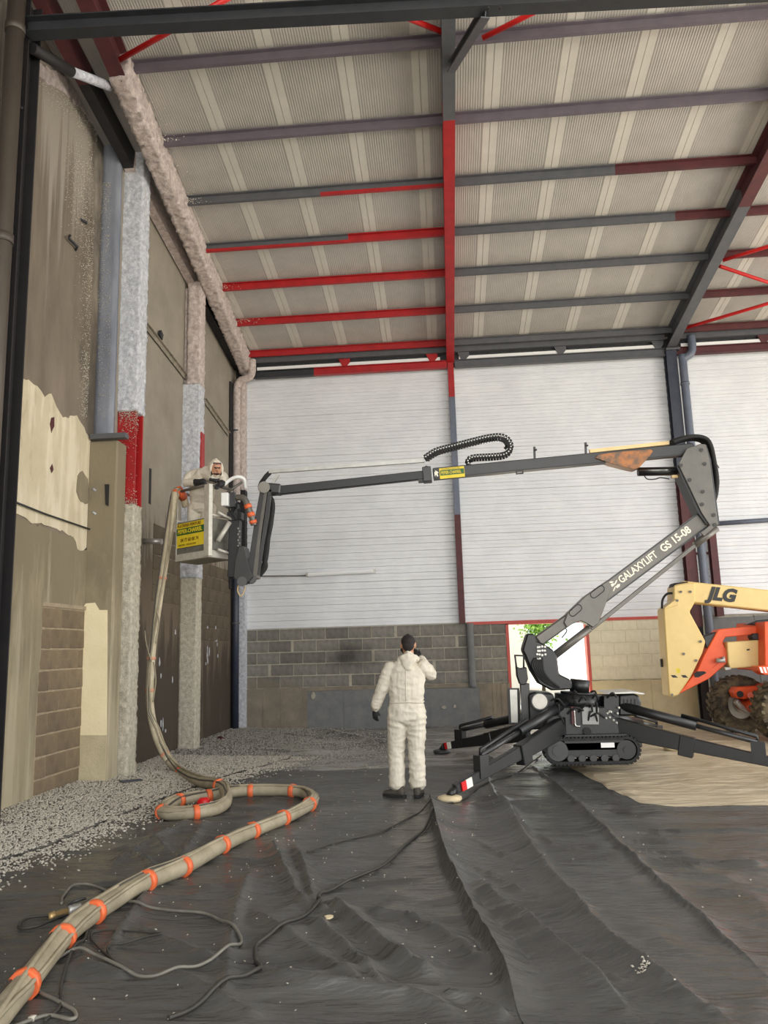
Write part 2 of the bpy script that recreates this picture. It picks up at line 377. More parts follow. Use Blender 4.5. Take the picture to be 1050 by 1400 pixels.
# bottom render coat of the first bay with a broken edge, cream plaster where the render came off
def coat(name, px, X, th, m, jag=.012, sub=5, parent=None):
    P = [at(x, y, X=X) for x, y in px]; Q = []
    for i in range(len(P)):
        a = P[i]; b = P[(i+1) % len(P)]; n = max(2, min(14, int((b-a).length/.07)))
        for k in range(n):
            q = a.lerp(b, k/n)
            if k: q += Vector((0, rng.normal(0, jag), rng.normal(0, jag)))
            Q.append(q)
    return MB().prism(Q, (th, 0, 0)).build(name, m, parent or wall_left)
coat('plaster_patch', [(2, 516), (38, 519), (50, 528), (60, 543), (69, 538), (76, 556), (85, 571), (104, 568), (114, 584), (126, 608), (122, 632), (120, 700), (120, 745), (110, 756), (98, 745), (96, 732), (68, 720), (38, 712), (15, 698), (1, 690)], XL1, .012, M_CREAM)
coat('render_coat', [(-60, 760), (0, 703), (40, 716), (62, 724), (57, 772), (55, 800), (52, 832), (50, 880), (45, 950), (40, 1020), (38, 1107), (-70, 1165)], XL1, .06, M_W1L)
coat('render_patch', [(62, 724), (98, 734), (104, 752), (120, 752), (120, 832), (54, 828), (58, 770)], XL1, .02, M_W1L)
coat('loose_plaster', [(106, 650), (112, 644), (119, 655), (120, 688), (110, 686), (104, 672)], XL1+.012, .012, M_W1L)
for px in ([(68, 580), (70, 571), (74, 570), (74, 583), (70, 592)], [(68, 640), (71, 634), (73, 642), (70, 647)]):
    coat('hole', px, XL1+.012, .004, M_MAR, .003)
MB().tube([at(0, 678, X=XL1+.05), at(60, 702, X=XL1+.05), at(124, 724, X=XL1+.05)], .012, 6).build('conduit', M_DARK, wall_left)
# blocks laid bare at the foot of the first bay
recess = MB(); ya = at(46, 1000, X=XL1).y; yb_ = at(97, 1000, X=XL1).y
recess.box(XL1-.001, XL1+.028, ya-.02, 10.15, 0, 2.28).build('mortar_bed', M_MORTD, wall_left)
for row in range(9):
    y = ya-(.25 if row % 2 else 0); z = .03+.25*row
    while y < 10.12:
        y0 = max(y, ya); y1 = min(y+.486, 10.13)
        if y1-y0 > .08: block(y1-y0, M_BLOCKT, wall_left, (XL1, y0, z), math.pi/2)
        y += .5
MB().box(XL1, XL1+.05, ya-.05, 10.14, 2.28, 2.33).build('lintel_edge', M_MORTD, wall_left)
# concrete pier with a cream face, ledge on top, board behind the column
pier = MB().box(XL1, -4.44, 10.15, 10.46, 0, 4.62).build('pier', M_W1L, wall_left, bevel=.02)
Pq = [(103, 836), (112, 832), (118, 825), (130, 824), (136, 834), (147, 834), (146, 1005), (102, 1005)]
MB().prism([at(x, y, Y=10.15) for x, y in Pq], (0, -.012, 0)).build('plaster_patch', M_CRMB, wall_left)
MB().prism([at(x, y, Y=10.15) for x, y in [(102, 1005), (146, 1005), (144, 1072), (99, 1076)]], (0, -.014, 0)).build('plaster_patch', M_GREND, wall_left)
MB().bar((XL1+.05, 10.12, 4.66), (-4.30, 10.12, 4.66), .12, .07).build('ledge', M_STEEL, wall_left)
for py in (668, 700): MB().tube([at(127, py, Y=10.145), at(131, py+3, Y=10.145)], .015, 6).build('plaster_dab', M_FLOCK, wall_left)
MB().prism([at(x, y, Y=10.13) for x, y in [(143, 662), (149, 662), (148, 692), (144, 690)]], (0, .01, 0)).build('hole', M_BLK, wall_left)
# rails on the left wall, bays two and three
def rail(a, b, nm='angle_rail'):
    d = MB(); a = Vector(a); b = Vector(b)
    d.bar(a, b, .05, .012).bar(a+Vector((-.02, 0, -.04)), b+Vector((-.02, 0, -.04)), .012, .09)
    return d.build(nm, mat('dusty_rail', rgb(120, 112, 98), rgb(150, 142, 128), 12, .8), wall_left)
rail(at(200, 441, X=XL2+.05), at(262, 522, X=XL2+.05)); rail(at(281, 545, X=XL2+.05), at(314, 592, X=XL2+.05))
MB().bar(at(218, 455, X=XL2+.04), at(221, 462, X=XL2+.04), .05, .12).build('rail_clip', M_DARK, wall_left)
# block courses showing through the worn render of bays two and three
for (y0, y1, z0, n) in ((11.95, 13.2, 2.5, 5), (13.7, 16.3, 1.9, 6)):
    for row in range(n):
        y = y0-(.25 if row % 2 else 0); z = z0+.25*row
        while y < y1:
            a0 = max(y, y0); a1 = min(y+.486, y1)
            if a1-a0 > .1: block(a1-a0, M_BLOCKW, wall_left, (XL2-.024, a0, z), math.pi/2)
            y += .5
MB().prism([at(x, y, X=XL2) for x, y in [(204, 640), (207, 641), (206, 690), (203, 688)]], (.004, 0, 0)).build('hole', M_BLK, wall_left)
for k in range(26):   # flakes of white plaster left on the dark wall
    px, py = (rng.uniform(281, 298), rng.uniform(855, 915)) if k < 16 else (rng.uniform(205, 240), rng.uniform(860, 1010))
    p = at(px, py, X=XL2+.004); h = rng.uniform(.03, .12); w = rng.uniform(.015, .04)
    MB().prism([p+Vector((0, w*math.cos(a)*rng.uniform(.6, 1), h*math.sin(a)*rng.uniform(.6, 1))) for a in np.linspace(0, 6.28, 8)[:-1]], (.006, 0, 0)).build('plaster_flake', M_FLOCK, wall_left)
# stubs, hooks
st = MB().cyl(at(196, 740, X=XL2), Vector(at(196, 740, X=XL2))+Vector((.30, -.02, -.02)), .045, 16).build('pipe_stub', M_ALU, wall_left)
hk1 = MB().tube([at(96, 322, X=XL1), Vector(at(88, 326, X=XL1))+Vector((.06, 0, 0)), Vector(at(100, 338, X=XL1))+Vector((.06, 0, 0)), Vector(at(103, 342, X=XL1))], .018, 6).build('hook', M_DARK, wall_left)
hk2 = MB().tube([at(110, 300, X=XL1), Vector(at(112, 304, X=XL1))+Vector((.06, 0, 0)), Vector(at(118, 305, X=XL1))], .018, 6).build('hook', M_DARK, wall_left)

# ---- sprayed columns
def rough_box(x0, x1, y0, y1, z0, z1, res=.03, amp=.017, seed=0, taper=0):
    """box with a lumpy sprayed skin"""
    bm = bmesh.new(); bmesh.ops.create_cube(bm, size=1)
    S = Vector((x1-x0, y1-y0, z1-z0)); C = Vector(((x0+x1)/2, (y0+y1)/2, (z0+z1)/2))
    for v in bm.verts: v.co = Vector((v.co.x*S.x, v.co.y*S.y, v.co.z*S.z))+C
    for ax in range(3):
        n = int(S[ax]/res)
        nrm = Vector((0, 0, 0)); nrm[ax] = 1
        for i in range(1, n):
            co = Vector((x0, y0, z0)); co[ax] += S[ax]*i/n
            bmesh.ops.bisect_plane(bm, geom=bm.verts[:]+bm.edges[:]+bm.faces[:], plane_co=co, plane_no=nrm)
    bm.normal_update()
    for v in bm.verts:
        q = v.co*14+Vector((seed*7.1, 0, 0))
        v.co += v.normal*(mnoise.noise(q)*amp+mnoise.noise(q*2.7)*amp*.8)
    b = MB(); bm.verts.index_update(); b.add([v.co for v in bm.verts], [[v.index for v in f.verts] for f in bm.faces], 0, True); bm.free()
    return b
c1 = thing('steel_column', 'wall column with a bare red band between sprayed grey flocking', 'column', (-4.45, 10.6, 0), kind='structure')
zr0, zr1 = at(170, 690, Y=10.46).z, at(172, 562, Y=10.46).z
ztop = at(175, 176, Y=10.46).z
rough_box(-4.62, -4.315, 10.47, 10.76, 0, zr0, seed=1).build('sprayed_coat', M_FLOCKC, c1)
MB().ibeam((-4.46, 10.62, zr0-.05), (-4.46, 10.62, zr1+.05), .27, .27, .03, upv=(0, 1, 0)).build('red_steel_core', M_RED, c1)
rough_box(-4.62, -4.31, 10.46, 10.77, zr1, ztop, seed=2, amp=.016).build('sprayed_coat', M_FLOCK, c1)
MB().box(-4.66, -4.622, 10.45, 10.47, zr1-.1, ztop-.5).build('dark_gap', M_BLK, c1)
rough_box(-4.92, -4.64, 10.47, 10.6, 4.72, ztop-.2, seed=3, res=.06, amp=.008).build('backing_board', M_STEEL, c1)
rough_box(-4.86, -4.66, 10.44, 10.6, 5.6, ztop-.3, seed=4, res=.05).build('sprayed_coat', M_FLOCK, c1)
c2 = thing('steel_column', 'sprayed wall column behind the work basket', 'column', (-4.4, 13.4, 0), kind='structure')
zt2 = RT(13.4)-.3; zs = at(262, 525, Y=13.25).z; zl = at(260, 790, Y=13.25).z
rough_box(-4.60, -4.30, 13.25, 13.52, 0, zl, seed=6, amp=.006).build('sprayed_coat', M_FLOCKC, c2)
rough_box(-4.62, -4.29, 13.24, 13.53, zl, zs, seed=7, amp=.016).build('sprayed_coat', M_FLOCK, c2)
rough_box(-4.53, -4.29, 13.24, 13.53, zs, zt2, seed=8, amp=.016).build('sprayed_coat', M_FLOCKP, c2)
rough_box(-4.72, -4.56, 13.3, 13.5, zs, zt2-.1, seed=9, amp=.012).build('backing_board', M_FLOCKP, c2)
MB().box(-4.285, -4.265, 13.3, 13.5, 4.05, 5.6).build('red_steel_edge', M_RED, c2)
# corner post, downpipes
c3 = thing('steel_column', 'sprayed corner post beside the corner downpipe', 'column', (-4.4, 16.7, 0), kind='structure')
rough_box(-4.48, -4.34, 16.6, 16.84, 5.2, 7.75, seed=11, res=.05).build('sprayed_coat', M_FLOCKP, c3)
MB().box(-4.47, -4.33, 16.62, 16.84, 0, 3.1).build('lower_shaft', M_FLOCK, c3)
MB().box(-4.47, -4.33, 16.62, 16.84, 3.1, 5.2).build('middle_shaft', M_BLK, c3)
dp = thing('downpipe', 'corner drainpipe, sprayed white at the top and dark grey below', 'pipe', (-4.55, 16.5, 0))
MB().tube([(-4.50, 16.5, 0), (-4.50, 16.5, 4.9)], .075, 14).build('lower_pipe', M_NAVY, dp)
MB().tube(smooth([(-4.49, 16.5, 4.9), (-4.49, 16.5, 7.2), (-4.48, 16.5, 7.55), (-4.40, 16.48, 7.68), (-4.25, 16.45, 7.72), (-4.14, 16.45, 7.82), (-4.12, 16.45, 8.15)], 5), .085, 14).build('sprayed_pipe', M_FLOCKP, dp)
for zz in (2.25, 4.7, 6.5): MB().tube([(-4.50, 16.5, zz), (-4.50, 16.5, zz+.04)], .092, 14).build('pipe_collar', M_STEEL, dp)
MB().box(-4.595, -4.56, 16.25, 16.8, 3.0, 7.6).build('dark_channel', M_BLK, dp)
# column and drainpipe at the frame's left edge, near
XC0 = at(41, 60, Y=7.45).x-.13; XP0 = at(32, 60, Y=7.2).x-.105
c0 = thing('steel_column', 'near black column by the side wall, carrying the cross beam', 'column', (-4.62, 7.6, 0), kind='structure')
MB().ibeam((XC0, 7.58, 0), (XC0, 7.58, 9.2), .22, .26, .02, upv=(0, 1, 0)).build('shaft', M_BLK, c0)
MB().box(-4.9, -4.50, 7.46, 7.7, 0, .03).build('base_plate', M_BLK, c0)
MB().tube([(-4.49, 7.43, 7.7), (-4.47, 7.42, 7.72)], .03, 8).build('bolt', M_BLK, c0)
dp2 = thing('downpipe', 'dull brown drainpipe in front of the near black column', 'pipe', (-4.68, 7.35, 0))
MB().tube([(XP0, 7.2, 0), (XP0, 7.2, 9.5)], .095, 16).build('pipe', M_PIPEW, dp2)
for zz in (3.2, 5.95, 8.45): MB().tube([(XP0, 7.2, zz), (XP0, 7.2, zz+.1)], .106, 16).build('pipe_collar', M_PIPEW, dp2)
sw = MB().box(-4.86, -4.80, 3.0, 7.1, 0, RT(7)).build('trim_2', M_BLK); tag(sw, 'flat black strip on the side wall before the first column', 'trim', kind='structure')  # plain black slab over the dark stretch of wall

# ---- roof
XR0, XR1, YF = -5.1, 11.4, 0.0
ceil = MB().prism([(XR0, YF, RT(YF)+.06), (XR0, YB+.2, RT(YB+.2)+.06), (XR0, YB+.2, RT(YB+.2)+.2), (XR0, YF, RT(YF)+.2)], (XR1-XR0, 0, 0)).build('ceiling', M_ROOF)
tag(ceil, 'sloping sheet-metal roof seen from below', 'roof', kind='structure')
def roof_panel(x0, x1):
    b = MB(); lap = .105; n = 22; prof = [(x0+.003, .045), (x0+.003, 0), (x0+lap, 0)]
    xa, xb = x0+lap, x1-lap
    for i in range(n):
        w = (xb-xa)/n; a = xa+w*i
        prof += [(a+w*.1, .007), (a+w*.45, .007), (a+w*.6, .004), (a+w*.9, .004)]
    prof += [(x1-lap, 0), (x1-.003, 0), (x1-.003, .045)]
    y0, y1 = YF, YB+.15; v = []; f = []; mi = []
    for x, z in prof: v += [(x, y0, RT(y0)+z), (x, y1, RT(y1)+z)]
    k = len(prof)
    for i in range(k-1):
        f.append((2*i, 2*i+1, 2*i+3, 2*i+2)); mi.append(1 if (i < 2 or i >= k-3) else 0)
    b.add(v, f); b.m = mi
    return b
x = -5.05
while x < 11.2:
    roof_panel(x, x+1.0).build('roof_panel', [M_ROOF, M_ROOFB], ceil); x += 1.0

# rafters
def rafter(nm, label, x_at, segs, w=.17, h=.36, ends=(16.75, 0.2)):
    t = thing(nm, label, 'beam', (x_at(16.5), 16.5, PB(16.5)-.2), kind='structure')
    for (ya, yb, m, nmx) in segs:
        ca = Vector((x_at(ya), ya, PB(ya)-.04)); cb = Vector((x_at(yb), yb, PB(yb)-.04))
        MB().ibeam(ca, cb, w, h, .014).build(nmx, m, t)
    return t
raf_c = rafter('steel_rafter', 'middle roof rafter, red below and grey above', lambda y: .33, [(16.72, 9.9, M_RED, 'red_length'), (9.9, .2, M_STEEL, 'grey_length')])
raf_r = rafter('steel_rafter', 'rafter above the far tall column, grey with a maroon upper length', lambda y: 5.13, [(16.72, 12.15, M_STEEL, 'grey_length'), (12.15, .2, M_MAR, 'maroon_length')], w=.2)
xl = lambda y: -4.30+.35*(16.6-y)/8
raf_l = thing('steel_rafter', 'rafter along the side wall, coated in sprayed flocking', 'beam', (-4.3, 16.5, 8), kind='structure')
MB().ibeam((xl(9.0), 9.0, PB(9.0)-.06), (xl(.2), .2, PB(.2)-.06), .2, .4, .02).build('bare_length', M_MAR, raf_l)
def rough_beam(ya, yb, w, h, m, nm, seed):
    L = math.hypot(ya-yb, PB(yb)-PB(ya)); b = rough_box(-w/2, w/2, 0, L, -h/2, h/2, .04, .035, seed)
    o = b.build(nm, m); a = Vector((xl(ya), ya, PB(ya)-.06)); c = Vector((xl(yb), yb, PB(yb)-.06))
    d = (c-a).normalized(); xx = d.cross(Vector((0, 0, 1))).normalized(); zz = xx.cross(d)
    Mx = Matrix((xx, d, zz)).transposed().to_4x4(); Mx.translation = a
    put(o, raf_l); o.matrix_basis = Mx
rough_beam(16.7, 8.7, .24, .42, M_FLOCKP, 'sprayed_coat', 21)
for ya, yb, m in ((16.6, 13.5, M_BLK), (13.5, 10.4, M_FLOCKP), (10.4, 8.9, M_BLK), (8.9, .2, M_MAR)):
    MB().bar((-4.50, ya, PB(ya)-.0), (-4.50, yb, PB(yb)-.0), .15, .30).build('edge_beam_length', m, raf_l)
for q in ([(46, 84), (70, 96), (100, 112), (128, 140), (150, 176), (150, 200), (136, 182), (112, 150), (84, 126), (60, 112), (48, 104)],):
    coat('sprayed_wall_edge', q, XL1, .025, M_FLOCKP, .02)
rough_box(-4.86, -4.585, 10.27, 10.36, 4.72, ztop-.05, seed=33, res=.06, amp=.006).build('board', M_BOARD, wall_left)

# purlins (one in each bay)
PY = [16.38, 15.1, 13.85, 12.67, 11.46, 10.2, 8.92, 7.65]
def purlin(xa, xb, y, label, segs, group):
    t = thing('roof_purlin', label, 'beam', (xa, y, PB(y)), kind='structure')
    for x0, x1, m, nm, low in segs:
        b = MB(); z = PB(y)+.035
        b.box(x0, x1, y-.006, y+.006, z-.01, z+.115, 0).box(x0, x1, y-.006, y+.05, z-.01, z+.004, 0).box(x0, x1, y-.06, y+.006, z+.105, z+.117, 0).box(x0, x1, y-.007, y-.0062, z-.01, z+.035, 1).box(x0, x1, y-.006, y+.05, z-.0115, z-.0102, 1).box(x0, x1, y+.04, y+.05, z, z+.025, 1)
        b.build(nm, [m, low or m], t)
    return t
ORD = ['first', 'second', 'third', 'fourth', 'fifth', 'sixth', 'seventh', 'eighth', 'ninth', 'tenth', 'eleventh', 'twelfth']
for k, y in enumerate(PY):
    xa, xb = xl(y)+.1, .32
    if k < 3: s = [(xa, xb, M_RED, 'red_length', None)]
    elif k == 3: s = [(xa, -1.45, M_STEEL, 'grey_length', M_RED), (-1.45, xb, M_RED, 'red_length', None)]
    elif k == 4: s = [(xa, -1.75, M_STEEL, 'grey_length', None), (-1.75, xb, M_STEEL, 'grey_length', M_RED)]
    else: s = [(xa, xb, M_PURP, 'grey_length', None)]
    if k == 2: s = [(xa, xb, M_RED, 'red_length', None)]
    purlin(xa, xb, y, f'{ORD[k]} roof purlin up from the gutter, between the sprayed rafter and the middle rafter', s, '')
    xa, xb = .34, 5.12
    if k == 4: s = [(xa, 2.95, M_STEEL, 'grey_length', None), (2.95, xb, M_MAR, 'maroon_length', None)]
    elif k == 3: s = [(xa, 4.2, M_STEEL, 'grey_length', None), (4.2, xb, M_MAR, 'maroon_length', None)]
    else: s = [(xa, xb, M_STEEL if k < 5 else M_PURP, 'grey_length', None)]
    purlin(xa, xb, y, f'{ORD[k]} roof purlin up from the gutter, between the middle and the far tall column rafters', s, '')
    if k < 7: purlin(5.14, 11.3, y, f'{ORD[k]} maroon roof purlin up from the gutter, beyond the tall column', [(5.14, 11.3, M_MAR, 'maroon_length', None)], '')

# eaves: gutter, profiled filler, light strip, eave beam with brackets
for (x0, x1, where, segs) in ((-4.15, .25, 'left of the middle post', [(-4.1, -2.75, M_DARK), (-2.75, .25, M_RED)]), (.42, 5.0, 'between the middle post and the tall column', [(.42, 5.0, M_STEEL)]), (5.25, 11.3, 'beyond the tall column', [(5.25, 11.3, M_MAR)])):
    g = MB().box(x0, x1, 16.52, 16.54, 8.10, 8.33).box(x0, x1, 16.54, 16.8, 8.10, 8.115).build('gutter', M_STEEL)
    tag(g, 'grey eaves gutter '+where, 'gutter', kind='structure')
    fb = MB(); xx = x0
    while xx < x1-.1:
        fb.box(xx, min(xx+.235, x1), 16.68, 16.75, 7.9, 8.1); xx += .25
    e = thing('eave_beam', 'eave beam under the gutter '+where, 'beam', (x0, 16.6, 7.8), kind='structure')
    fb.build('profile_filler', M_DARK, e)
    MB().box(x0+.1, x1-.15, 16.60, 16.66, 7.95, 8.02).build('light_strip', M_WHITE, e)
    for a, b_, m in segs: MB().ibeam((a, 16.64, 7.85), (b_, 16.64, 7.85), .12, .17, .012).build('beam_length', m, e)
    for xb in ((-2.05, -.08) if x0 < 0 else (.62, 2.75, 4.85) if x0 < 5 else (7.1,)):
        mm = M_RED if x0 < 0 else M_STEEL if x0 < 5 else M_MAR
        MB().prism([(xb-.13, 16.58, 8.1), (xb+.13, 16.58, 8.1), (xb+.13, 16.58, 8.02), (xb+.05, 16.58, 7.93), (xb-.05, 16.58, 7.93)], (0, .03, 0)).build('bracket', mm, e)

# middle post on the back wall
mp_ = thing('wall_post', 'slim middle wall post, red, grey then maroon downwards', 'column', (.33, 16.75, 2.1), kind='structure')
for z0, z1, m in ((7.1, 7.9, M_RED), (4.45, 7.1, M_PIPE), (2.12, 4.45, M_MAR)):
    MB().ibeam((.33, 16.73, z0), (.33, 16.73, z1), .13, .16, .012, upv=(0, 1, 0)).build('shaft_length', m, mp_)
rough_box(.42, .56, 16.74, 16.82, .78, 2.12, seed=41, res=.05).build('mortar_strip', M_PLING, mp_)
# tall right column with drainpipe and side post
cr = thing('steel_column', 'tall dark column of the back wall behind the boom knuckle', 'column', (5.1, 16.7, 0), kind='structure')
MB().ibeam((5.12, 16.66, 5.05), (5.12, 16.66, 7.9), .22, .2, .016, upv=(0, 1, 0)).build('navy_length', M_NAVY, cr)
MB().ibeam((5.12, 16.66, 1.9), (5.12, 16.66, 5.05), .22, .2, .016, upv=(0, 1, 0)).build('maroon_length', M_MAR, cr)
MB().ibeam((5.14, 16.66, 0), (5.14, 16.66, 1.9), .16, .2, .016, upv=(0, 1, 0)).build('black_length', M_BLK, cr)
MB().box(5.0, 5.3, 16.5, 16.84, 7.86, 7.9).build('head_plate', M_STEEL, cr)
MB().ibeam((5.62, 16.7, 2.1), (5.62, 16.7, 5.0), .14, .16, .012, upv=(0, 1, 0)).build('side_post', M_MAR, cr)
for zz in (2.5, 3.4, 4.3): MB().box(5.25, 5.6, 16.74, 16.78, zz, zz+.05).build('batten', M_MAR, cr)
dp3 = thing('downpipe', 'grey drainpipe beside the tall back wall column', 'pipe', (5.33, 16.55, 0))
MB().tube(smooth([(5.33, 16.52, 0), (5.33, 16.52, 4), (5.33, 16.52, 7.4), (5.35, 16.52, 7.62), (5.48, 16.5, 7.72), (5.55, 16.5, 7.85), (5.55, 16.5, 8.15)], 5), .085, 14).build('pipe', M_PIPE, dp3)
for zz in (2.6, 5.6, 7.05): MB().tube([(5.33, 16.52, zz), (5.33, 16.52, zz+.05)], .097, 14).build('pipe_collar', M_PIPE, dp3)
hr = MB().tube([at(978, 716, Y=16.75), at(1052, 711, Y=16.75), (11, 16.75, 4.5)], .05, 10).build('conduit_pipe', M_PIPE); tag(hr, 'grey horizontal pipe on the white cladding beyond the boom knuckle', 'pipe')

# wall lamp
a, b_ = at(420, 786, Y=16.72), at(512, 781, Y=16.72)
wlmp = thing('wall_light', 'long white batten light on the cladding under the boom', 'lamp', tuple(a))
MB().bar(a, b_, .05, .07).build('batten', M_WHITE, wlmp)
MB().bar(a+Vector((.05, -.04, -.01)), b_+Vector((-.05, -.04, -.01)), .04, .03).build('diffuser', M_CLAD, wlmp)
for q in (a, b_): MB().bar(q+Vector((-.02, -.01, 0)), q+Vector((.02, -.01, 0)), .06, .085).build('end_cap', M_ALU, wlmp)
wc = MB().tube([at(340, 788, Y=16.76), at(420, 787, Y=16.76)], .012, 6).build('cable', M_CABLE); tag(wc, 'thin cable running along the cladding to the batten light', 'cable')

# cross beam at the top, braces, struts, red bracing rods
cb = thing('cross_beam', 'dark cross beam at the top, on the near black column', 'beam', (-4.4, 7.3, 8.5), kind='structure')
A = at(38, 39, Y=7.4); B = at(900, -8, Y=7.4); d = (B-A)/(B.x-A.x); Bx = A+d*(9-A.x)
MB().ibeam(A, Bx, .16, .19, .014).build('beam_length', M_DARK, cb)
for px in (668, 684): MB().cyl(at(px, 12, Y=7.31), Vector(at(px, 12, Y=7.31))+Vector((0, -.02, 0)), .014, 8).build('bolt', M_BLK, cb)
k0 = at(664, 16, Y=7.4); k1 = Vector((.36, 9.0, PB(9.0)-.24))
kb = MB().ibeam(k0, k1, .1, .12, .012).build('knee_brace', M_STEEL); tag(kb, 'short grey knee brace between the cross beam and the middle rafter', 'brace', kind='structure')
sA = at(44, 66, Y=7.5); sB = at(98, 98, Y=8.1); sC = at(150, 118, Y=8.9)
ws = thing('wall_strut', 'round strut from the near column, its far half sprayed white', 'brace', tuple(sA), kind='structure')
MB().tube([sA, sB], .065, 12).build('bare_tube', M_BLK, ws); MB().tube([sB, sC], .06, 12).build('sprayed_tube', M_FLOCK, ws)
def rod(p, q, label, r=.035):
    m = MB().tube([p, q], r, 10).build('bracing_rod', M_REDB); tag(m, label, 'rod', kind='structure', group=None); return m
def at_roof(px, py, off=-.03):
    d = fw + rt*((px-525)/FPX) - up*((py-700)/FPX)
    t = (PB(0)+off-CAM_H)/(d.z+RS*d.y)
    return Vector((d.x*t, d.y*t, d.z*t+CAM_H))
def rod2(a, b, k, label, off=-.05):
    p = at_roof(*a, off); q = at_roof(*b, off); return rod(p, p+(q-p)*k, label)
rod2((163, 82), (300, 4), 1.2, 'red bracing rod rising from the sprayed rafter at the side wall')
rod2((618, 49), (548, 21), 1.8, 'red bracing rod on the side wall side of the middle rafter')
rod2((660, 52), (745, 9), 1.8, 'red bracing rod on the far side of the middle rafter, above the knee brace')
rod2((988, 356), (1050, 337), 2.5, 'upper red rod beyond the tall column, rising away from its rafter')
rod2((984, 364), (1050, 386), 2.5, 'middle red rod beyond the tall column, sinking away from its rafter')
rod2((938, 448), (1050, 415), 2, 'lowest red rod, rising from above the tall column at the gutter')

# ------------------------------------------------------------------ tracked spider lift with its basket
M_GUN = mat('gunmetal_boom', rgb(106, 102, 95), rgb(94, 91, 85), 4, .38, metal=.15, spec=.6)
M_GUND = mat('dark_boom', rgb(54, 54, 54), rgb(46, 46, 47), 4, .4, spec=.6)
M_LBLK = mat('black_machine', rgb(17, 18, 20), rgb(25, 26, 28), 7, .42, spec=.6)
M_RUB = mat('black_rubber', rgb(26, 26, 27), rgb(34, 34, 34), 12, .75)
M_CHR = mat('chrome_rod', rgb(190, 188, 184), None, rough=.18, metal=.9)
M_TXT = mat('white_lettering', rgb(238, 232, 214), None, rough=.5)
M_YEL = mat('yellow_sign', rgb(232, 208, 50), rgb(222, 196, 44), 8, .45)
M_GRN = mat('green_sign_band', rgb(44, 92, 40), None, rough=.45)
M_SGT = mat('sign_print', rgb(120, 90, 20), None, rough=.5)
M_ORT = mat('orange_tape', rgb(228, 112, 66), rgb(214, 98, 54), 10, .45)
M_REF1 = mat('red_reflector', rgb(214, 24, 30), None, rough=.3)
M_REF2 = mat('white_reflector', rgb(240, 236, 226), None, rough=.3)
M_BASK = mat('dirty_basket_sheet', rgb(122, 120, 112), rgb(98, 96, 88), 9, .5, metal=.2, bump=.2, bscale=60)
M_BASA = mat('basket_aluminium', rgb(206, 202, 192), rgb(186, 182, 172), 10, .45, metal=.25)
M_BASB = mat('basket_floor', rgb(150, 146, 130), rgb(134, 130, 116), 6, .7)
M_PAD = mat('cream_foot_pad', rgb(226, 208, 170), rgb(200, 184, 150), 8, .6)
M_BOOMGLOW = mat('boom_warm_reflection', rgb(170, 108, 58), rgb(104, 84, 66), 9, .38, metal=.15, lo=.4, hi=.6)  # gunmetal with the warm reflection of sunlit ground painted in as orange
M_PANEL = mat('grey_control_plate', rgb(142, 142, 140), rgb(128, 128, 126), 9, .35, metal=.3)
M_RAIL = mat('cream_rail', rgb(236, 206, 150), rgb(226, 196, 140), 6, .45)

YL = 11.0
lift = thing('spider_lift', 'black tracked spider lift with outriggers, folding boom and work basket', 'boom lift', (1.85, YL, 0))
def L(px, py, y=YL): return at(px, py, Y=y)
def plate(name, px, y0, th, m, parent=lift, bevel=0):
    return MB().prism([L(x, y, y0) for x, y in px], (0, th, 0)).build(name, m, parent, bevel)
S = YL/FPX*1.0
# -- lower boom
lb = MB().bar(L(800, 830), L(958, 712), .17, .215).build('lower_boom', M_GUN, lift, .012)
dlo = (L(958, 712)-L(800, 830)).normalized(); ulo = Vector((-dlo.z, 0, dlo.x))
for s in (1, -1): MB().bar(L(800, 830)+ulo*s*.104+Vector((0, -.088, 0)), L(957, 713)+ulo*s*.104+Vector((0, -.088, 0)), .008, .018).build('edge_strip', M_LBLK, lb)
MB().bar(L(735, 877), L(785, 841), .14, .155).build('boom_root', M_GUN, lift, .02)
gus = plate('boom_gusset', [(771, 851), (776, 838), (800, 815), (832, 793), (837, 803), (818, 853), (811, 858), (803, 853), (794, 849), (783, 853), (775, 858)], YL-.12, .24, M_GUN, lift, .01)
for a, b in (((783, 838), (791, 831)), ((812, 813), (822, 805))):
    ring = MB(); p = L(*a, YL-.125); q = L(*b, YL-.125); dd = (q-p).normalized(); uu = Vector((-dd.z, 0, dd.x)); r = .045
    loop = [p+uu*r*math.cos(t)-dd*r*math.sin(t) for t in np.linspace(0, math.pi, 7)]+[q-uu*r*math.cos(t)+dd*r*math.sin(t) for t in np.linspace(0, math.pi, 7)]
    ring.tube(loop+[loop[0]], .006, 5).build('slot_rim', M_LBLK, gus)
tq = L(843, 793, YL-.088)
text('GALAXYLIFT', L(847, 794.5, YL-.089), dlo, ulo, .14, M_TXT, 'lettering', lb, .002, .003, sx=.80)
text('GS 15-08', L(904, 752, YL-.089), dlo, ulo, .145, M_TXT, 'lettering', lb, .002, .004, sx=.90)
for k, (x, y) in enumerate(((837, 800), (842, 796), (840, 805), (845, 801), (835, 796))):   # pale emblem before the lettering
    p = L(x, y, YL-.089); MB().prism([p+dlo*.04*math.cos(a)+ulo*.022*math.sin(a+k) for a in np.linspace(0, 6.28, 6)[:-1]], (0, .003, 0)).build('emblem', M_TXT, lb)
# -- lift cylinder under the lower boom
lc = MB().tube([L(757, 897), L(806, 859)], .052, 14).build('boom_cylinder', M_GUN, lift)
MB().tube([L(800, 862), L(818, 849)], .022, 10).build('piston_rod', M_CHR, lc)
MB().bar(L(808, 860), L(962, 736), .05, .055).build('tie_bar', M_GUN, lift, .008)
MB().tube([L(950, 745), L(980, 722)], .05, 10).build('tie_bar_end', M_GUN, lift)
MB().tube(smooth([L(762, 868), L(768, 858), L(775, 862), L(768, 872)], 5), .008, 5).build('cable_loop', M_LBLK, lift)
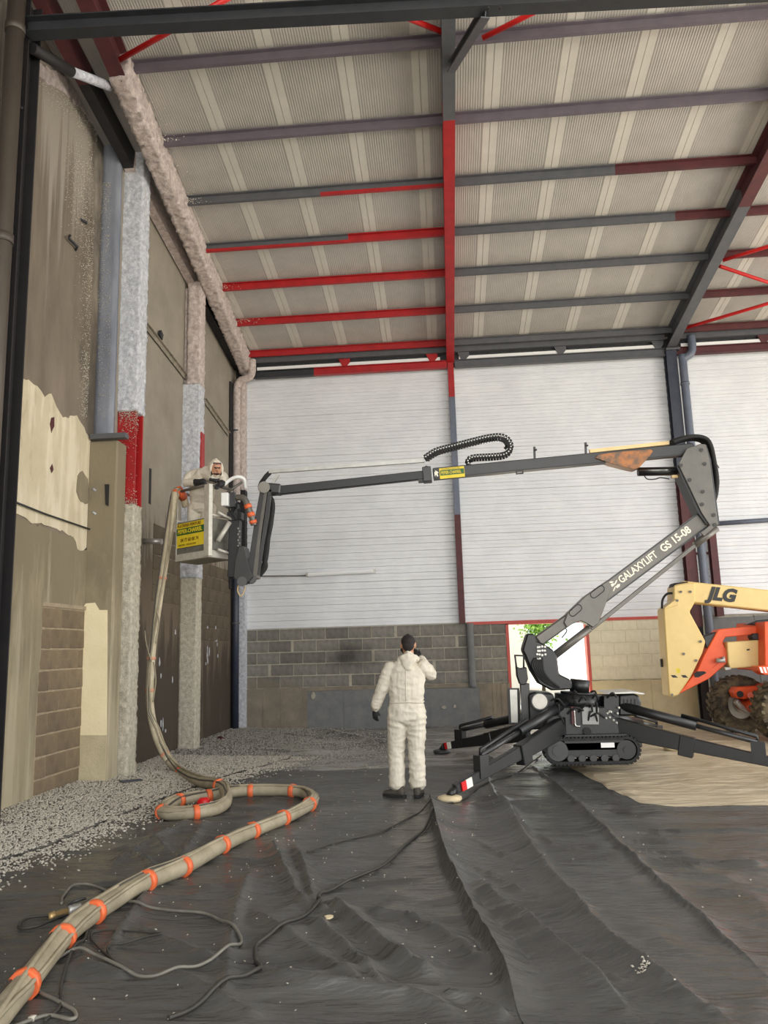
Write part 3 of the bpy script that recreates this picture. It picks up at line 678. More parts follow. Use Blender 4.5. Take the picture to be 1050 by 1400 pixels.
# -- knuckle between the booms
kn_px = [(939, 613), (957.7, 606.7), (965, 607.5), (970, 628.5), (977, 680), (982, 717.5), (977, 720.8), (962.5, 733), (958, 728), (970.6, 718), (959, 700.5), (927.7, 635), (930, 630)]
kn = thing_part = plate('knuckle_plate', kn_px, YL-.17, .03, M_GUN, lift, .005)
plate('knuckle_plate', kn_px, YL+.14, .03, M_GUN)
plate('knuckle_web', [(928, 636), (959, 700), (971, 717), (966, 717), (955, 702), (925, 638)], YL-.14, .28, M_LBLK)
plate('knuckle_web', [(966, 608), (972, 628), (979, 680), (984, 717), (980, 717), (974, 680), (968, 630)], YL-.14, .28, M_GUND)
for x, y in ((959, 615), (963.5, 634), (943, 656), (961, 672), (960, 689.5), (976, 704), (977.5, 717.5), (931, 636)):
    b = MB().cyl(L(x, y, YL-.172), L(x, y, YL-.19), .026, 12).cyl(L(x, y, YL-.19), L(x, y, YL-.2), .014, 8).build('bolt', M_GUND, kn)
hs = MB()
for k in range(5):
    o = Vector((0, -.10+.05*k, .012*(k % 3)))
    hs.tube([p+o for p in smooth([L(917, 607), L(930, 602), L(947, 599), L(962, 602), L(969, 612), L(973, 630), L(977, 655), L(976, 676), L(972, 690)], 4)], .03, 8)
hs.build('hose_bundle', M_RUB, lift)
for y in (638, 650, 664): MB().tube([L(968, y), L(981, y-2), L(983, y+2)], .008, 6).build('hose_clip', M_GUND, lift)
MB().tube(smooth([L(976, 650), L(981, 654), L(981, 664), L(976, 668)], 4), .022, 8).build('hose_loop', M_RUB, lift)
# -- upper boom with telescope
ub = MB().bar(L(948, 614.5), L(592, 648.5), .13, .16).build('upper_boom', M_GUND, lift, .012)
dup_ = (L(948, 614.5)-L(592, 648.5)).normalized(); uup = Vector((-dup_.z, 0, dup_.x))
MB().bar(L(592, 648.5)-uup*.078+Vector((0, -.0, 0)), L(948, 614.5)-uup*.078, .136, .008).build('lower_edge', M_GUND, ub)
plate('upper_gusset', [(814, 626), (818, 621.5), (840, 618), (890, 614), (893, 617), (888, 624), (874, 639), (868, 641.5), (860, 640), (836, 634)], YL-.095, .19, M_BOOMGLOW, lift, .006)
MB().bar(L(806, 617.5), L(914, 606), .07, .05).build('hose_guard', M_RAIL, lift)
for x, y in ((731, 618), (801, 612)):
    MB().bar(L(x, y+10), L(x-.5, y-7), .03, .03).cyl(L(x, y-3, YL-.03), L(x+3, y-3, YL-.03), .014, 8).build('guide_post', M_GUND, lift)
MB().tube([L(707, 640), L(706, 648), L(715, 647), L(715, 640)], .012, 6).build('lashing_eye', M_GUND, ub)
MB().bar(L(650, 644.5), L(660, 644), .14, .03).build('pad', M_GUND, ub)
cy = MB().tube([L(872, 645), L(931, 644)], .062, 14).build('tilt_cylinder', M_LBLK, lift)
MB().tube([L(874, 643.2, YL-.055), L(929, 642.2, YL-.055)], .008, 6).build('cylinder_highlight_pipe', M_CHR, cy)
MB().tube(smooth([L(880, 649), L(885, 655), L(896, 655), L(903, 653), L(915, 655)], 4), .009, 5).build('cylinder_pipe', M_LBLK, cy)
MB().bar(L(918, 652), L(931, 651), .05, .04).build('valve', M_RAIL, cy)
MB().bar(L(590, 648.8), L(366, 672.5), .10, .125).build('telescope_section', M_LBLK, lift, .008)
cl_ = MB().bar(L(578, 650), L(590, 648.8), .17, .22).build('collar', M_GUND, lift, .01)
MB().bar(L(572, 658), L(586, 657), .1, .04).build('slide_pad', M_LBLK, cl_)
MB().cyl(L(583, 641, YL-.04), L(583, 637, YL-.04), .02, 8).build('bolt', M_GUN, cl_)
MB().bar(L(368, 645), L(580, 630), .06, .05).build('chain_rail', M_ALU, lift)
MB().bar(L(380, 648), L(372, 662), .04, .05).build('rail_post', M_ALU, lift)
# sign on the boom
bs = MB().bar(L(601, 647.8, YL-.072), L(635, 644.4, YL-.072), .012, .155).build('sign', M_YEL, lift)
MB().bar(L(602, 646.8, YL-.08), L(634.4, 643.6, YL-.08), .004, .075).build('green_band', M_GRN, bs)
text('PEPIER-CHARREL', L(603, 646.9, YL-.083), dup_, uup, .062, M_YEL, 'lettering', bs, .001, .001, sx=.62)
text('PLATRERIE-PEINTURE', L(603.5, 641.8, YL-.08), dup_, uup, .026, M_SGT, 'lettering', bs, .001, 0, sx=1.05)
p = L(597, 647.5, YL-.07)
MB().prism([p+dup_*a+uup*b for a, b in ((-.03, -.04), (-.01, -.015), (.005, -.045), (.02, -.04), (.012, .0), (.03, .012), (.012, .03), (-.02, .05), (-.012, .02), (-.032, .03))], (0, .004, 0)).build('emblem', M_TXT, lift)
# cable chain
ch_pts = smooth([L(581, 627), L(588, 622), L(597, 617), L(615, 612), L(640, 605.5), L(662, 600), L(680, 597.5), L(691, 600), L(697, 607), L(698, 614), L(694, 620), L(686, 623.5), L(668, 625), L(650, 626), L(642, 628), L(639, 633), L(642, 636)], 6)
cc = MB(); Ls = [0]
for i in range(1, len(ch_pts)): Ls.append(Ls[-1]+(ch_pts[i]-ch_pts[i-1]).length)
n = 52
def along(pts, Ls, s):
    for i in range(1, len(pts)):
        if Ls[i] >= s:
            t = (s-Ls[i-1])/max(1e-6, Ls[i]-Ls[i-1]); return pts[i-1].lerp(pts[i], t)
    return pts[-1]
for i in range(n):
    a = along(ch_pts, Ls, Ls[-1]*i/n); b = along(ch_pts, Ls, Ls[-1]*(i+.86)/n)
    dd = (b-a).normalized(); u_ = Vector((-dd.z, 0, dd.x))
    for sy in (-.07, .07): cc.bar(a+Vector((0, sy, 0)), b+Vector((0, sy, 0)), .016, .075, 0, u_)
    mdl = a.lerp(b, .5); sgn = -1 if i < 34 else -1
    cc.bar(mdl-u_*.03-Vector((0, .06, 0)), mdl-u_*.03+Vector((0, .06, 0)), .02, .016, 0, u_)
    if i < 36: cc.bar(mdl-u_*.045-Vector((0, .079, 0)), mdl-u_*.085-Vector((0, .079, 0)), .012, .03, 0)
    cc.cyl(mdl-Vector((0, .079, 0)), mdl-Vector((0, .082, 0)), .011, 8, 1)
o = cc.build('cable_chain', [M_RUB, M_ALU], lift); tag(o, kind='stuff')
MB().tube([L(642, 633), L(640, 637), L(648, 637)], .02, 8).build('chain_bracket', M_ALU, lift)
# -- jib hanging from the boom tip, with the basket mast
jf = plate('jib_arm', [(356, 667), (361, 660), (364, 672), (352, 745), (346, 785), (341, 791), (337, 787), (343, 745), (349, 705)], YL-.1, .06, M_GUND, lift, .005)
plate('jib_arm', [(362, 668), (366, 668), (357, 730), (351, 790), (345, 791), (352, 735)], YL-.11, .22, M_GUN)
plate('jib_arm', [(367, 668), (371, 670), (367, 705), (360, 745), (354, 786), (350, 784), (358, 735)], YL-.1, .06, M_GUND)
plate('jib_core', [(360, 662), (370, 662), (362, 725), (354, 786), (343, 786), (352, 735)], YL-.02, .08, M_LBLK)
hb = MB()
for k in range(4):
    hb.tube(smooth([L(369, 646, YL+.02+.03*k), L(361, 655, YL+.02+.03*k), L(356, 668, YL+.1), L(372, 690-2*k, YL+.1), L(368+k, 712, YL+.1), L(365+k*.6, 735, YL+.1), L(361+k, 760, YL+.1), L(363-k, 775, YL+.1), L(354, 787, YL+.1)], 5), .035, 8)
hb.build('hose_bundle', M_RUB, lift)
MB().cyl(L(361, 666, YL-.16), L(361, 666, YL+.16), .085, 16).build('jib_pivot', M_GUN, lift)
MB().bar(L(361, 668), L(385, 670), .2, .15).build('jib_head', M_GUND, lift, .02)
plate('mast_bracket', [(326, 747), (333, 746), (341, 776), (346, 788), (340, 796), (326, 797), (319, 789), (321, 768)], YL-.16, .3, M_GUND, lift, .01)
MB().cyl(L(331, 795, YL-.2), L(331, 795, YL+.2), .07, 14).cyl(L(345, 792, YL-.12), L(345, 792, YL+.12), .06, 12).build('jib_foot_pivot', M_LBLK, lift)
MB().tube(smooth([L(326, 800), L(325, 808), L(329, 815), L(333, 810), L(336, 801)], 4), .008, 6).build('hanging_cable', M_RAIL, lift)
mast = MB().bar(L(322, 712), L(320, 790), .15, .17).build('basket_mast', M_LBLK, lift, .01)
MB().bar(L(323, 715), L(322, 690), .12, .12).build('mast_head', M_GUND, lift, .01)
for k in range(7): MB().cyl(L(325+k % 2*2, 722+k*4, YL-.1), L(326+k % 2*2, 723+k*4, YL-.1), .012, 6).build('mast_stud', M_ALU, mast)
# -- work basket
ZB = 3.0
bA, bB, bC = at(241, 769, Z=ZB), at(286, 762, Z=ZB), at(316, 766, Z=ZB)
bC = Vector((bC.x, bC.y, ZB)); bD = bA+(bC-bB)
Hb = 1.06
e1 = (bB-bA); e2 = (bC-bB); n1 = Vector((e1.y, -e1.x, 0)).normalized()
UP = Vector((0, 0, 1))
bk = MB().prism([bA, bB, bC, bD], (0, 0, .05)).build('basket_floor', M_BASB, lift, .01)
bsheet = MB()
for p, q in ((bA, bB), (bB, bC), (bC, bD), (bD, bA)):
    bsheet.bar(p+UP*.30, q+UP*.30, .012, .56)
bs2 = bsheet.build('basket_side', M_BASK, lift)
for i, (p, w) in enumerate(((bA, .035), (bB, .12), (bC, .04), (bD, .035))):
    q = p if i != 1 else p-e1.normalized()*.03
    MB().bar(q+UP*.02, q+UP*Hb, w, w*.55, 0, n1).build('basket_post', M_BASA, lift, .006)
for p, q in ((bA, bB), (bB, bC), (bD, bA)):
    MB().tube([p+UP*Hb, q+UP*Hb], .022, 8).build('top_rail', M_GUN, lift)
    if p is not bA: MB().tube([p+UP*.62, q+UP*.62], .018, 8).build('mid_rail', M_BASA, lift)
for p, q in ((bA, bB), (bB, bC)): MB().bar(p+UP*.06, q+UP*.06, .02, .10).build('toe_board', M_BASA, lift)
# sign on the basket
su = e1.normalized(); sgA = bA+su*.03+UP*.20-Vector((0, 0, 0))+n1*.012; sl = e1.length-.12
sgn = MB().prism([sgA, sgA+su*sl, sgA+su*sl+UP*.36, sgA+UP*.36], n1*.006).build('sign', M_YEL, lift)
MB().prism([sgA+UP*.185, sgA+su*sl+UP*.185, sgA+su*sl+UP*.285, sgA+UP*.285], n1*.009).build('green_band', M_GRN, sgn)
def sgt(b, dx, dz, sz, m, sx=1, bo=0): text(b, sgA+su*dx+UP*dz+n1*.0105, su, UP, sz, m, 'lettering', sgn, .001, bo, sx=sx)
sgt('PLATRERIE-PEINTURE', .02, .322, .065, M_SGT, .92, .001); sgt('PEPIER-CHARREL', .03, .235, .085, M_YEL, .92, .002)
sgt('04 77 60 00 74', .10, .105, .075, M_SGT, .95, .001)
sgt('PEINTURE - DECORATION', .05, .035, .036, M_SGT, 1.0)
# control box, rails and cables at the mast side
MB().bar(L(308, 674, YL-.2), L(308, 692, YL-.2), .10, .09, 0, (0, 1, 0)).build('control_box', M_WHITE, lift, .008)
MB().bar(L(315, 674, YL-.12), L(316, 694, YL-.12), .14, .1, 0, (0, 1, 0)).build('control_mount', M_GUND, lift)
MB().tube(smooth([L(306, 663, YL-.1), L(316, 655, YL-.1), L(326, 652, YL-.1), L(334, 656, YL-.05), L(336, 668, YL)], 5), .028, 8).build('white_conduit', M_WHITE, lift)
MB().tube([L(331, 659, YL-.05), L(310, 674, YL-.1)], .02, 8).build('stay', M_GUN, lift)
MB().tube([L(298, 700, YL-.2), L(316, 710, YL-.05)], .02, 8).tube([L(298, 751, YL-.2), L(314, 757, YL-.05)], .02, 8).tube([L(314, 714, YL-.1), L(298, 740, YL-.2)], .035, 8).build('basket_support', M_BASA, lift)
MB().bar(L(312, 706), L(332, 706), .14, .1).build('mast_arm', M_LBLK, lift); MB().bar(L(312, 755), L(322, 755), .14, .08).build('mast_arm', M_LBLK, lift)
vb = MB()
for k in range(8):
    a = L(322+rng.uniform(-5, 6), 684+rng.uniform(-8, 14), YL-.05); vb.tube(smooth([a, a+Vector((rng.uniform(-.08, .08), rng.uniform(-.06, .06), -.1)), a+Vector((rng.uniform(-.06, .06), 0, -.22))], 4), .014, 6)
vb.build('valve_hoses', M_RUB, lift)

# -- turret and lower works
plate('swivel_post', [(721, 866), (730, 866.6), (734, 876), (743, 880), (755.5, 888), (761.6, 897), (764.7, 921.5), (780, 929), (783, 935), (781.5, 943), (754, 944), (737, 935), (726.6, 918), (719, 898.6), (714.4, 889), (716, 882)], YL-.16, .32, M_LBLK, lift, .02)
for k in range(14):
    x, y = 735+(k % 4)*3.4+rng.uniform(-.8, .8), 884+(k//4)*5.5+rng.uniform(-1, 1)
    MB().cyl(L(x, y, YL-.16), L(x, y, YL-.2), .016, 6).build('fitting', M_ALU, lift)
hz = MB()
for k in range(6): hz.tube(smooth([L(731+k*2, 900, YL-.18), L(728+k*3, 912+k, YL-.24), L(742+k*2, 930, YL-.2), L(760+k, 940, YL-.15)], 5), .016, 6)
tag(hz.build('hydraulic_hoses', M_RUB, lift), kind='stuff')
MB().cyl(L(792, 946), L(793, 929), .13, 24).build('slew_post', M_LBLK, lift)
MB().cyl(L(791, 968), L(791, 949), .32, 28).cyl(L(791, 949), L(791, 946), .24, 28).build('slew_ring', M_LBLK, lift)
fr = MB().prism([L(x, y, YL-.36) for x, y in ((752, 966), (826, 966), (846, 985), (850, 1012), (748, 1012), (745, 990))], (0, .72, 0)).build('chassis', M_LBLK, lift, .02)
MB().box(1.45, 2.2, YL-.45, YL+.45, .30, .45).build('axle_frame', M_LBLK, lift)
MB().prism([L(x, y, YL-.40) for x, y in ((795, 966), (819, 967), (819, 991), (796, 991))], (0, .04, 0)).build('control_plate', M_PANEL, fr, .006)
MB().tube(smooth([L(785, 970, YL-.42), L(786, 985, YL-.42), L(787, 992, YL-.42), L(793, 993, YL-.42)], 4), .012, 6).build('chrome_pipe', M_CHR, fr)
MB().bar(L(783, 966, YL-.4), L(784, 990, YL-.4), .05, .05).build('red_bar', M_MAR, fr)
MB().cyl(L(803, 1000, YL-.38), L(803, 1000, YL-.42), .05, 14).build('winch_eye', M_BLK, fr)
en = plate('engine_housing', [(846, 950), (866, 948), (874, 951), (877, 960), (876, 976), (872, 979), (846, 979)], YL-.3, .62, M_LBLK, lift, .03)
plate('engine_lid', [(829, 949), (833, 947), (866, 945.5), (882, 948), (880, 949.5), (866, 948)], YL-.32, .66, M_ALU)
plate('engine_handle', [(877, 967), (881, 967), (882, 979), (880, 979), (879, 970), (877, 970)], YL-.2, .4, M_LBLK)
for k in range(4): MB().bar(L(853+k*5, 956, YL-.305), L(853+k*5, 972, YL-.305), .01, .01).build('cooling_slot', M_BLK, en)
plate('battery_box', [(826, 952), (846, 952), (846, 985), (826, 980)], YL-.3, .5, M_LBLK)
plate('motor_block', [(722, 950), (728, 946), (756, 948), (762, 966), (762, 996), (724, 998)], YL-.2, .5, M_LBLK, lift, .02)
af = MB().cyl(L(738, 959, YL-.22), L(738, 959, YL-.34), .115, 24).build('air_filter', M_LBLK, lift)
MB().cyl(L(738, 959, YL-.34), L(738, 959, YL-.352), .098, 24).cyl(L(738, 959, YL-.352), L(738, 959, YL-.36), .03, 12).build('filter_cap', M_BASA, af)
MB().bar(L(717, 934, YL-.1), L(719, 1000, YL-.1), .12, .12).build('boom_rest_post', M_GUND, lift, .008)
plate('boom_rest_cup', [(706, 911), (712, 914), (720, 912), (722, 928), (719, 936), (711, 936), (707, 924)], YL-.2, .2, M_LBLK, lift, .01)
for a, b in (((704, 896), (706, 912)), ((716, 896), (716, 913)), ((703, 896), (730, 897))): MB().tube([L(*a, YL-.12), L(*b, YL-.12)], .012, 6).build('rest_rod', M_GUND, lift)
plate('tool_panel', [(697, 943), (707, 943), (708, 988), (699, 988)], YL-.1, .05, M_ALU)
plate('panel_frame', [(694, 941), (710, 941), (711, 991), (696, 991)], YL-.045, .08, M_LBLK)
MB().tube([L(711, 944, YL-.15), L(713, 997, YL-.15)], .014, 8).build('chrome_rod', M_CHR, lift)
# small hoses and fittings round the turret
mh = MB()
for k in range(18):
    a = L(rng.uniform(752, 840), rng.uniform(952, 985), YL-.38); b = a+Vector((rng.uniform(-.2, .2), rng.uniform(-.08, .02), rng.uniform(-.2, .1)))
    mh.tube(smooth([a, a.lerp(b, .5)+Vector((0, -.06, .06)), b], 5), .013, 6)
tag(mh.build('hydraulic_hoses', M_RUB, lift), kind='stuff')
for k in range(10): 
    a = L(rng.uniform(826, 850), rng.uniform(962, 990), YL-.34); MB().cyl(a, a+Vector((.02, -.03, 0)), .014, 6).build('fitting', M_ALU, lift)
# -- tracks: rubber belt with lugs over sprocket and rollers
def track(y0, y1):
    P0 = at(763, 1027, Y=y0); P1 = at(857, 1025, Y=y0); r = .165; zc = P0.z
    b = MB(); loop = []
    xa, xb = P0.x, P1.x
    for i in range(12): a = math.pi/2+math.pi*i/11; loop.append((xa+r*math.cos(a), zc+r*math.sin(a)))
    for i in range(1, 12): loop.append((xa+(xb-xa)*i/12, zc-r))
    for i in range(12): a = -math.pi/2+math.pi*i/11; loop.append((xb+r*math.cos(a), zc+r*math.sin(a)))
    for i in range(1, 12): loop.append((xb-(xb-xa)*i/12, zc+r-.012))
    n = len(loop); t = .03; vs = []; fs = []
    for i in range(n):
        x, z = loop[i]; cx = min(max(x, xa), xb); nx, nz = x-cx, z-zc; l = math.hypot(nx, nz) or 1
        xi, zi = x-nx/l*t, z-nz/l*t
        vs += [(x, y0, z), (x, y1, z), (xi, y0, zi), (xi, y1, zi)]
    for i in range(n):
        j = (i+1) % n; a, c = 4*i, 4*j
        fs += [(a, a+1, c+1, c), (a+2, c+2, c+3, a+3), (a, c, c+2, a+2), (a+1, a+3, c+3, c+1)]
    b.add(vs, fs)
    tb = b.build('track_belt', M_RUB, lift)
    lug = MB()
    m_ = 56; per = []
    for i in range(n): per.append(Vector((loop[i][0], 0, loop[i][1])))
    per.append(per[0]); LL = [0]
    for i in range(1, len(per)): LL.append(LL[-1]+(per[i]-per[i-1]).length)
    for k in range(m_):
        p = along(per, LL, LL[-1]*k/m_); cx = min(max(p.x, xa), xb); nn = Vector((p.x-cx, 0, p.z-zc)).normalized()
        tt = Vector((-nn.z, 0, nn.x)); c = p+nn*.008
        lug.bar(Vector((c.x, y0, c.z)), Vector((c.x, y1, c.z)), .02, .035, 0, tt)
    lug.build('track_lugs', M_RUB, tb)
    ff = MB(); ff.prism([(xa+.05, y0+.03, zc-.09), (xb-.05, y0+.03, zc-.09), (xb-.02, y0+.03, zc+.1), (xa+.02, y0+.03, zc+.1)], (0, y1-y0-.06, 0)); ff.build('track_frame', M_LBLK, lift, .01)
    sp = MB().cyl((xa, y0+.02, zc), (xa, y1-.02, zc), .13, 20).cyl((xa, y0+.005, zc), (xa, y0+.02, zc), .07, 14); sp.build('drive_sprocket', M_GUND, lift)
    MB().cyl((xb, y0+.02, zc), (xb, y1-.02, zc), .12, 20).cyl((xb, y0+.005, zc), (xb, y0+.02, zc), .04, 12).build('idler_wheel', M_LBLK, lift)
    for k in range(5):
        x = xa+.16+(xb-xa-.3)*k/4; MB().cyl((x, y0+.012, zc-.10), (x, y1-.02, zc-.10), .045, 14).build('track_roller', M_GUND, lift)
    MB().box(xa+.55, xa+.72, y0+.02, y0+.03, zc+.03, zc+.09).build('white_label', M_WHITE, lift)
    MB().box(xa+.1, xb+.02, y0+.0, y1, zc+r+.01, zc+r+.03).build('track_guard', M_LBLK, lift)
track(10.52, 10.78); track(11.25, 11.5)
# -- outriggers
def outrigger(hub, foot, hub2, side, pad=None):
    hub, foot, hub2 = Vector(hub), Vector(foot), Vector(hub2)
    d = (foot-hub); knee = hub+d*.42; tip = hub+d*.965; tip.z = max(tip.z, foot.z+.11)
    knee.z += .03
    o = MB()
    o.bar(hub, knee, .11, .26, 0, (0, 0, 1), .11, .19).bar(knee, tip, .085, .17, 0, (0, 0, 1), .07, .10)
    leg = o.build('outrigger_leg', M_LBLK, lift, .01)
    MB().bar(knee.lerp(hub, .12)-Vector((0, 0, .03)), knee.lerp(hub, -.06)-Vector((0, 0, .03)), .135, .25).build('leg_sleeve', M_LBLK, leg, .01)
    br = knee.lerp(tip, .62); u_ = Vector((0, 0, .21))
    MB().bar(br-u_*.2, br+u_, .10, .16, 0, (d.x, d.y, 0)).build('ram_bracket', M_LBLK, leg)
    bt_ = br+u_*.95
    MB().tube([hub2, hub2.lerp(bt_, .60)], .062, 12).build('ram_cylinder', M_LBLK, leg)
    MB().tube([hub2.lerp(bt_, .58), bt_], .03, 10).build('ram_rod', M_GUND, leg)
    up2 = Vector((0, 0, .085))
    MB().tube([hub2.lerp(bt_, .5)+up2, bt_+up2*.8, bt_], .022, 8).build('ram_guard', M_LBLK, leg)
    # reflector stripes and foot
    dn = (tip-knee).normalized(); sd = dn.cross(Vector((0, 0, 1))).normalized()
    if sd.y > 0: sd = -sd
    e = knee.lerp(tip, .80); f = knee.lerp(tip, .88); g = knee.lerp(tip, .94)
    MB().bar(e+sd*.045, f+sd*.045, .012, .10).build('white_reflector', M_REF2, leg)
    MB().bar(f+sd*.045, g+sd*.045, .012, .095).build('red_reflector', M_REF1, leg)
    MB().cyl(tip, Vector((foot.x, foot.y, foot.z+.05)), .045, 12).build('foot_ball', M_LBLK, leg)
    b = MB().tube([foot+Vector((0, 0, z)) for z in (.0, .02, .045, .06)], [.12, .135, .13, .07], 24); b.build('foot_pad', pad or M_PAD, leg)
F1 = at(615, 1094, Z=.02); F2 = at(604, 1029, Z=.02)
outrigger(at(772, 992, Y=10.72), (F1.x, F1.y, .012), at(775, 960, Y=10.8), 1)
outrigger(at(722, 1000, Y=11.4), (F2.x, F2.y, .012), at(722, 978, Y=11.45), 1, M_GUND)
outrigger(at(832, 992, Y=10.75), (4.2, 9.85, .012), at(838, 962, Y=10.8), -1)
outrigger(at(832, 996, Y=11.4), (3.35, 12.6, .012), at(838, 980, Y=11.4), -1)

# ------------------------------------------------------------------ cream and orange boom lift at the right
M_CRY = mat('cream_machine_paint', rgb(224, 196, 130), rgb(214, 186, 122), 3, .42)
M_ORG = mat('orange_machine_paint', rgb(232, 92, 40), rgb(220, 82, 36), 4, .42)
M_TYRE = mat('muddy_tyre', rgb(104, 92, 70), rgb(54, 48, 40), 7, .9, bump=.3, lo=.42, hi=.62)
M_LTR = mat('black_lettering', rgb(24, 24, 24), None, rough=.5)
YJ = 14.0
jl = thing('boom_lift', 'cream and orange wheeled boom lift parked by the back wall', 'boom lift', (6.4, 14.0, 0))
def J(px, py, y=YJ): return at(px, py, Y=y)
def jp(name, px, y0, th, m, parent=jl, bevel=.012): return MB().prism([J(x, y, y0) for x, y in px], (0, th, 0)).build(name, m, parent, bevel)
upj = jp('tower_upright', [(907, 832), (921, 822), (921, 801), (926, 799), (941.6, 796.4), (950.6, 797), (950.6, 822.7), (943, 836.6), (965, 877), (960.5, 893), (945, 925), (927.6, 951), (920, 953), (914.5, 951.6)], YJ, .42, M_CRY, jl, .02)
bo = MB().bar(J(930, 809, YJ+.2), J(930, 809, YJ+.2)+(J(1050, 822, YJ+.2)-J(930, 809, YJ+.2))*2.1, .34, .36).build('main_boom', M_CRY, jl, .02)
dj = (J(1050, 822)-J(930, 809)).normalized(); uj = Vector((-dj.z, 0, dj.x))
text('JLG', J(968, 811.5, YJ+.022), dj, uj, .30, M_LTR, 'lettering', bo, .004, .016, sx=1.02, shear=.25)
jp('hose_tray', [(920, 803), (922, 797), (941, 795), (941, 802)], YJ+.02, .3, M_BLK)
MB().tube(smooth([J(922, 811, YJ+.1), J(912, 812, YJ+.1), J(906, 820, YJ+.1), J(905, 832, YJ+.1)], 5), .02, 8).build('hose', M_RUB, upj)
jp('corner_plate', [(907, 832), (925, 818), (929, 822), (928, 827), (910, 833)], YJ-.012, .02, M_CRY)
for x, y in ((931, 809), (944, 809), (958, 877), (935, 894), (952, 903), (919, 950), (926, 821)):
    MB().cyl(J(x, y, YJ), J(x, y, YJ-.03), .022, 10).build('pin', M_GUN, upj)
MB().cyl(J(926.5, 917, YJ), J(926.5, 917, YJ-.006), .045, 16).build('warning_disc', M_YEL, upj)
for x in (917, 931): MB().prism([J(a, b, YJ-.003) for a, b in ((x, 923), (x+6, 923), (x+10, 926.5), (x+3, 926.5))], (0, .006, 0)).build('hazard_stripe', M_LTR, upj)
MB().prism([J(a, b, YJ+.25) for a, b in ((903.5, 901), (906, 901), (906.5, 912), (904.5, 912))], (0, .06, 0)).build('hole', M_BLK, upj)
oa = jp('tower_arm', [(926.5, 950), (945, 927), (954, 915.5), (962, 897), (982, 861), (990, 859.5), (1054, 854), (1110, 850), (1110, 866), (1050, 866), (992, 871), (988, 878), (994, 890), (995, 906), (969.5, 928), (950, 938)], YJ+.06, .3, M_ORG)
jp('arm_slot', [(949, 921), (955, 917), (962, 917), (966, 920), (955, 926), (950, 926)], YJ+.05, .02, M_BLK, oa, 0)
jp('arm_edge', [(953, 916), (974, 914), (985, 904), (989, 906), (976, 917), (955, 918)], YJ+.045, .02, M_ORG, oa, 0)
MB().tube([J(979, 903, YJ), J(990, 903, YJ), J(988, 898, YJ)], .04, 10).build('arm_pin', M_ALU, oa)
jb = jp('tower_beam', [(994, 878), (1043, 874.5), (1110, 870), (1110, 908), (1044, 911), (998, 914), (996, 906)], YJ-.02, .36, M_CRY)
jp('beam_end', [(990, 912), (1000, 912), (1000, 916), (992, 917)], YJ-.03, .3, M_ALU, jb)
MB().prism([J(a, b, YJ-.025) for a, b in ((1021, 887.5), (1025, 887), (1025, 889), (1021, 889.5))], (0, .01, 0)).build('hole', M_BLK, jb)
jp('cylinder', [(962, 870), (982, 863), (980, 880), (966, 886)], YJ+.1, .2, M_LBLK)
jp('hoses', [(1020, 854), (1036, 848), (1110, 842), (1110, 852), (1050, 854)], YJ+.1, .2, M_LBLK)
jp('slot_pad', [(1027, 870), (1030, 866), (1050, 865), (1050, 874), (1030, 875)], YJ-.03, .2, M_LBLK)
tu = jp('turret', [(1045, 850), (1110, 845), (1150, 850), (1150, 925), (1046, 918)], YJ-.3, 1.3, M_ORG)
ft = jp('bumper_plate', [(1036, 911), (1052, 910), (1110, 912), (1110, 924), (1046, 923), (1038, 918)], YJ-.6, .3, M_ORG)
for k in range(4): MB().prism([J(1038+k*5, 912, YJ-.605), J(1041+k*5, 912, YJ-.605), J(1044+k*5, 920, YJ-.605), J(1041+k*5, 920, YJ-.605)], (0, .01, 0)).build('white_stripe', M_WHITE, ft)
MB().box(5.4, 8.2, 13.5, 14.7, .45, .85).build('chassis', M_ORG, jl, .02)
def wheel(c, R, w, yaw=0):
    c = Vector(c); ca, sa = math.cos(yaw), math.sin(yaw)
    ax = Vector((sa, ca, 0)); e = Vector((ca, -sa, 0)); b = MB()
    prof = [(-w/2, R*.56), (-w/2-.01, R*.72), (-w/2+.01, R*.9), (-w/2+.05, R*.955), (w/2-.05, R*.955), (w/2-.01, R*.9), (w/2+.01, R*.72), (w/2, R*.56), (w/2-.06, R*.52), (-w/2+.10, R*.5)]
    n = 36; vs = []; fs = []; k = len(prof)
    for i in range(n):
        a = 2*math.pi*i/n; u_ = e*math.cos(a)+UP*math.sin(a)
        for (s, r) in prof: vs.append(c+ax*s+u_*r)
    for i in range(n):
        for j in range(k): fs.append((i*k+j, i*k+(j+1) % k, ((i+1) % n)*k+(j+1) % k, ((i+1) % n)*k+j))
    b.add(vs, fs, 0, True)
    ty = b.build('tyre', M_TYRE, jl)
    lg = MB()
    for i in range(24):
        for s in (-1, 1):
            a = 2*math.pi*(i+(.5 if s > 0 else 0))/24; a2 = a+.16
            p = c+ax*s*(w/2-.0)+(e*math.cos(a)+UP*math.sin(a))*R*.93; q = c+ax*s*.02+(e*math.cos(a2)+UP*math.sin(a2))*R*.965
            lg.bar(p, q, .055, .06, 0, (e*math.cos(a)+UP*math.sin(a)))
    lg.build('tread_lugs', M_TYRE, ty)
    h = MB().cyl(c-ax*(w/2-.12), c+ax*(w/2-.05), R*.55, 28).build('rim', M_RIM, jl)
    MB().cyl(c-ax*(w/2-.05), c-ax*(w/2-.13), R*.28, 20).build('hub', M_RIM, h)
    for i in range(8):
        a = 2*math.pi*i/8; p = c+(e*math.cos(a)+UP*math.sin(a))*R*.2-ax*(w/2-.05); MB().cyl(p, p-ax*.025, .018, 6).build('lug_nut', M_GUN, h)
M_RIM = mat('pale_rim', rgb(196, 190, 176), rgb(170, 164, 150), 6, .55)
wheel((5.13, 14.75, .495), .50, .40, -.12); wheel((5.33, 13.25, .495), .50, .40, -.12)
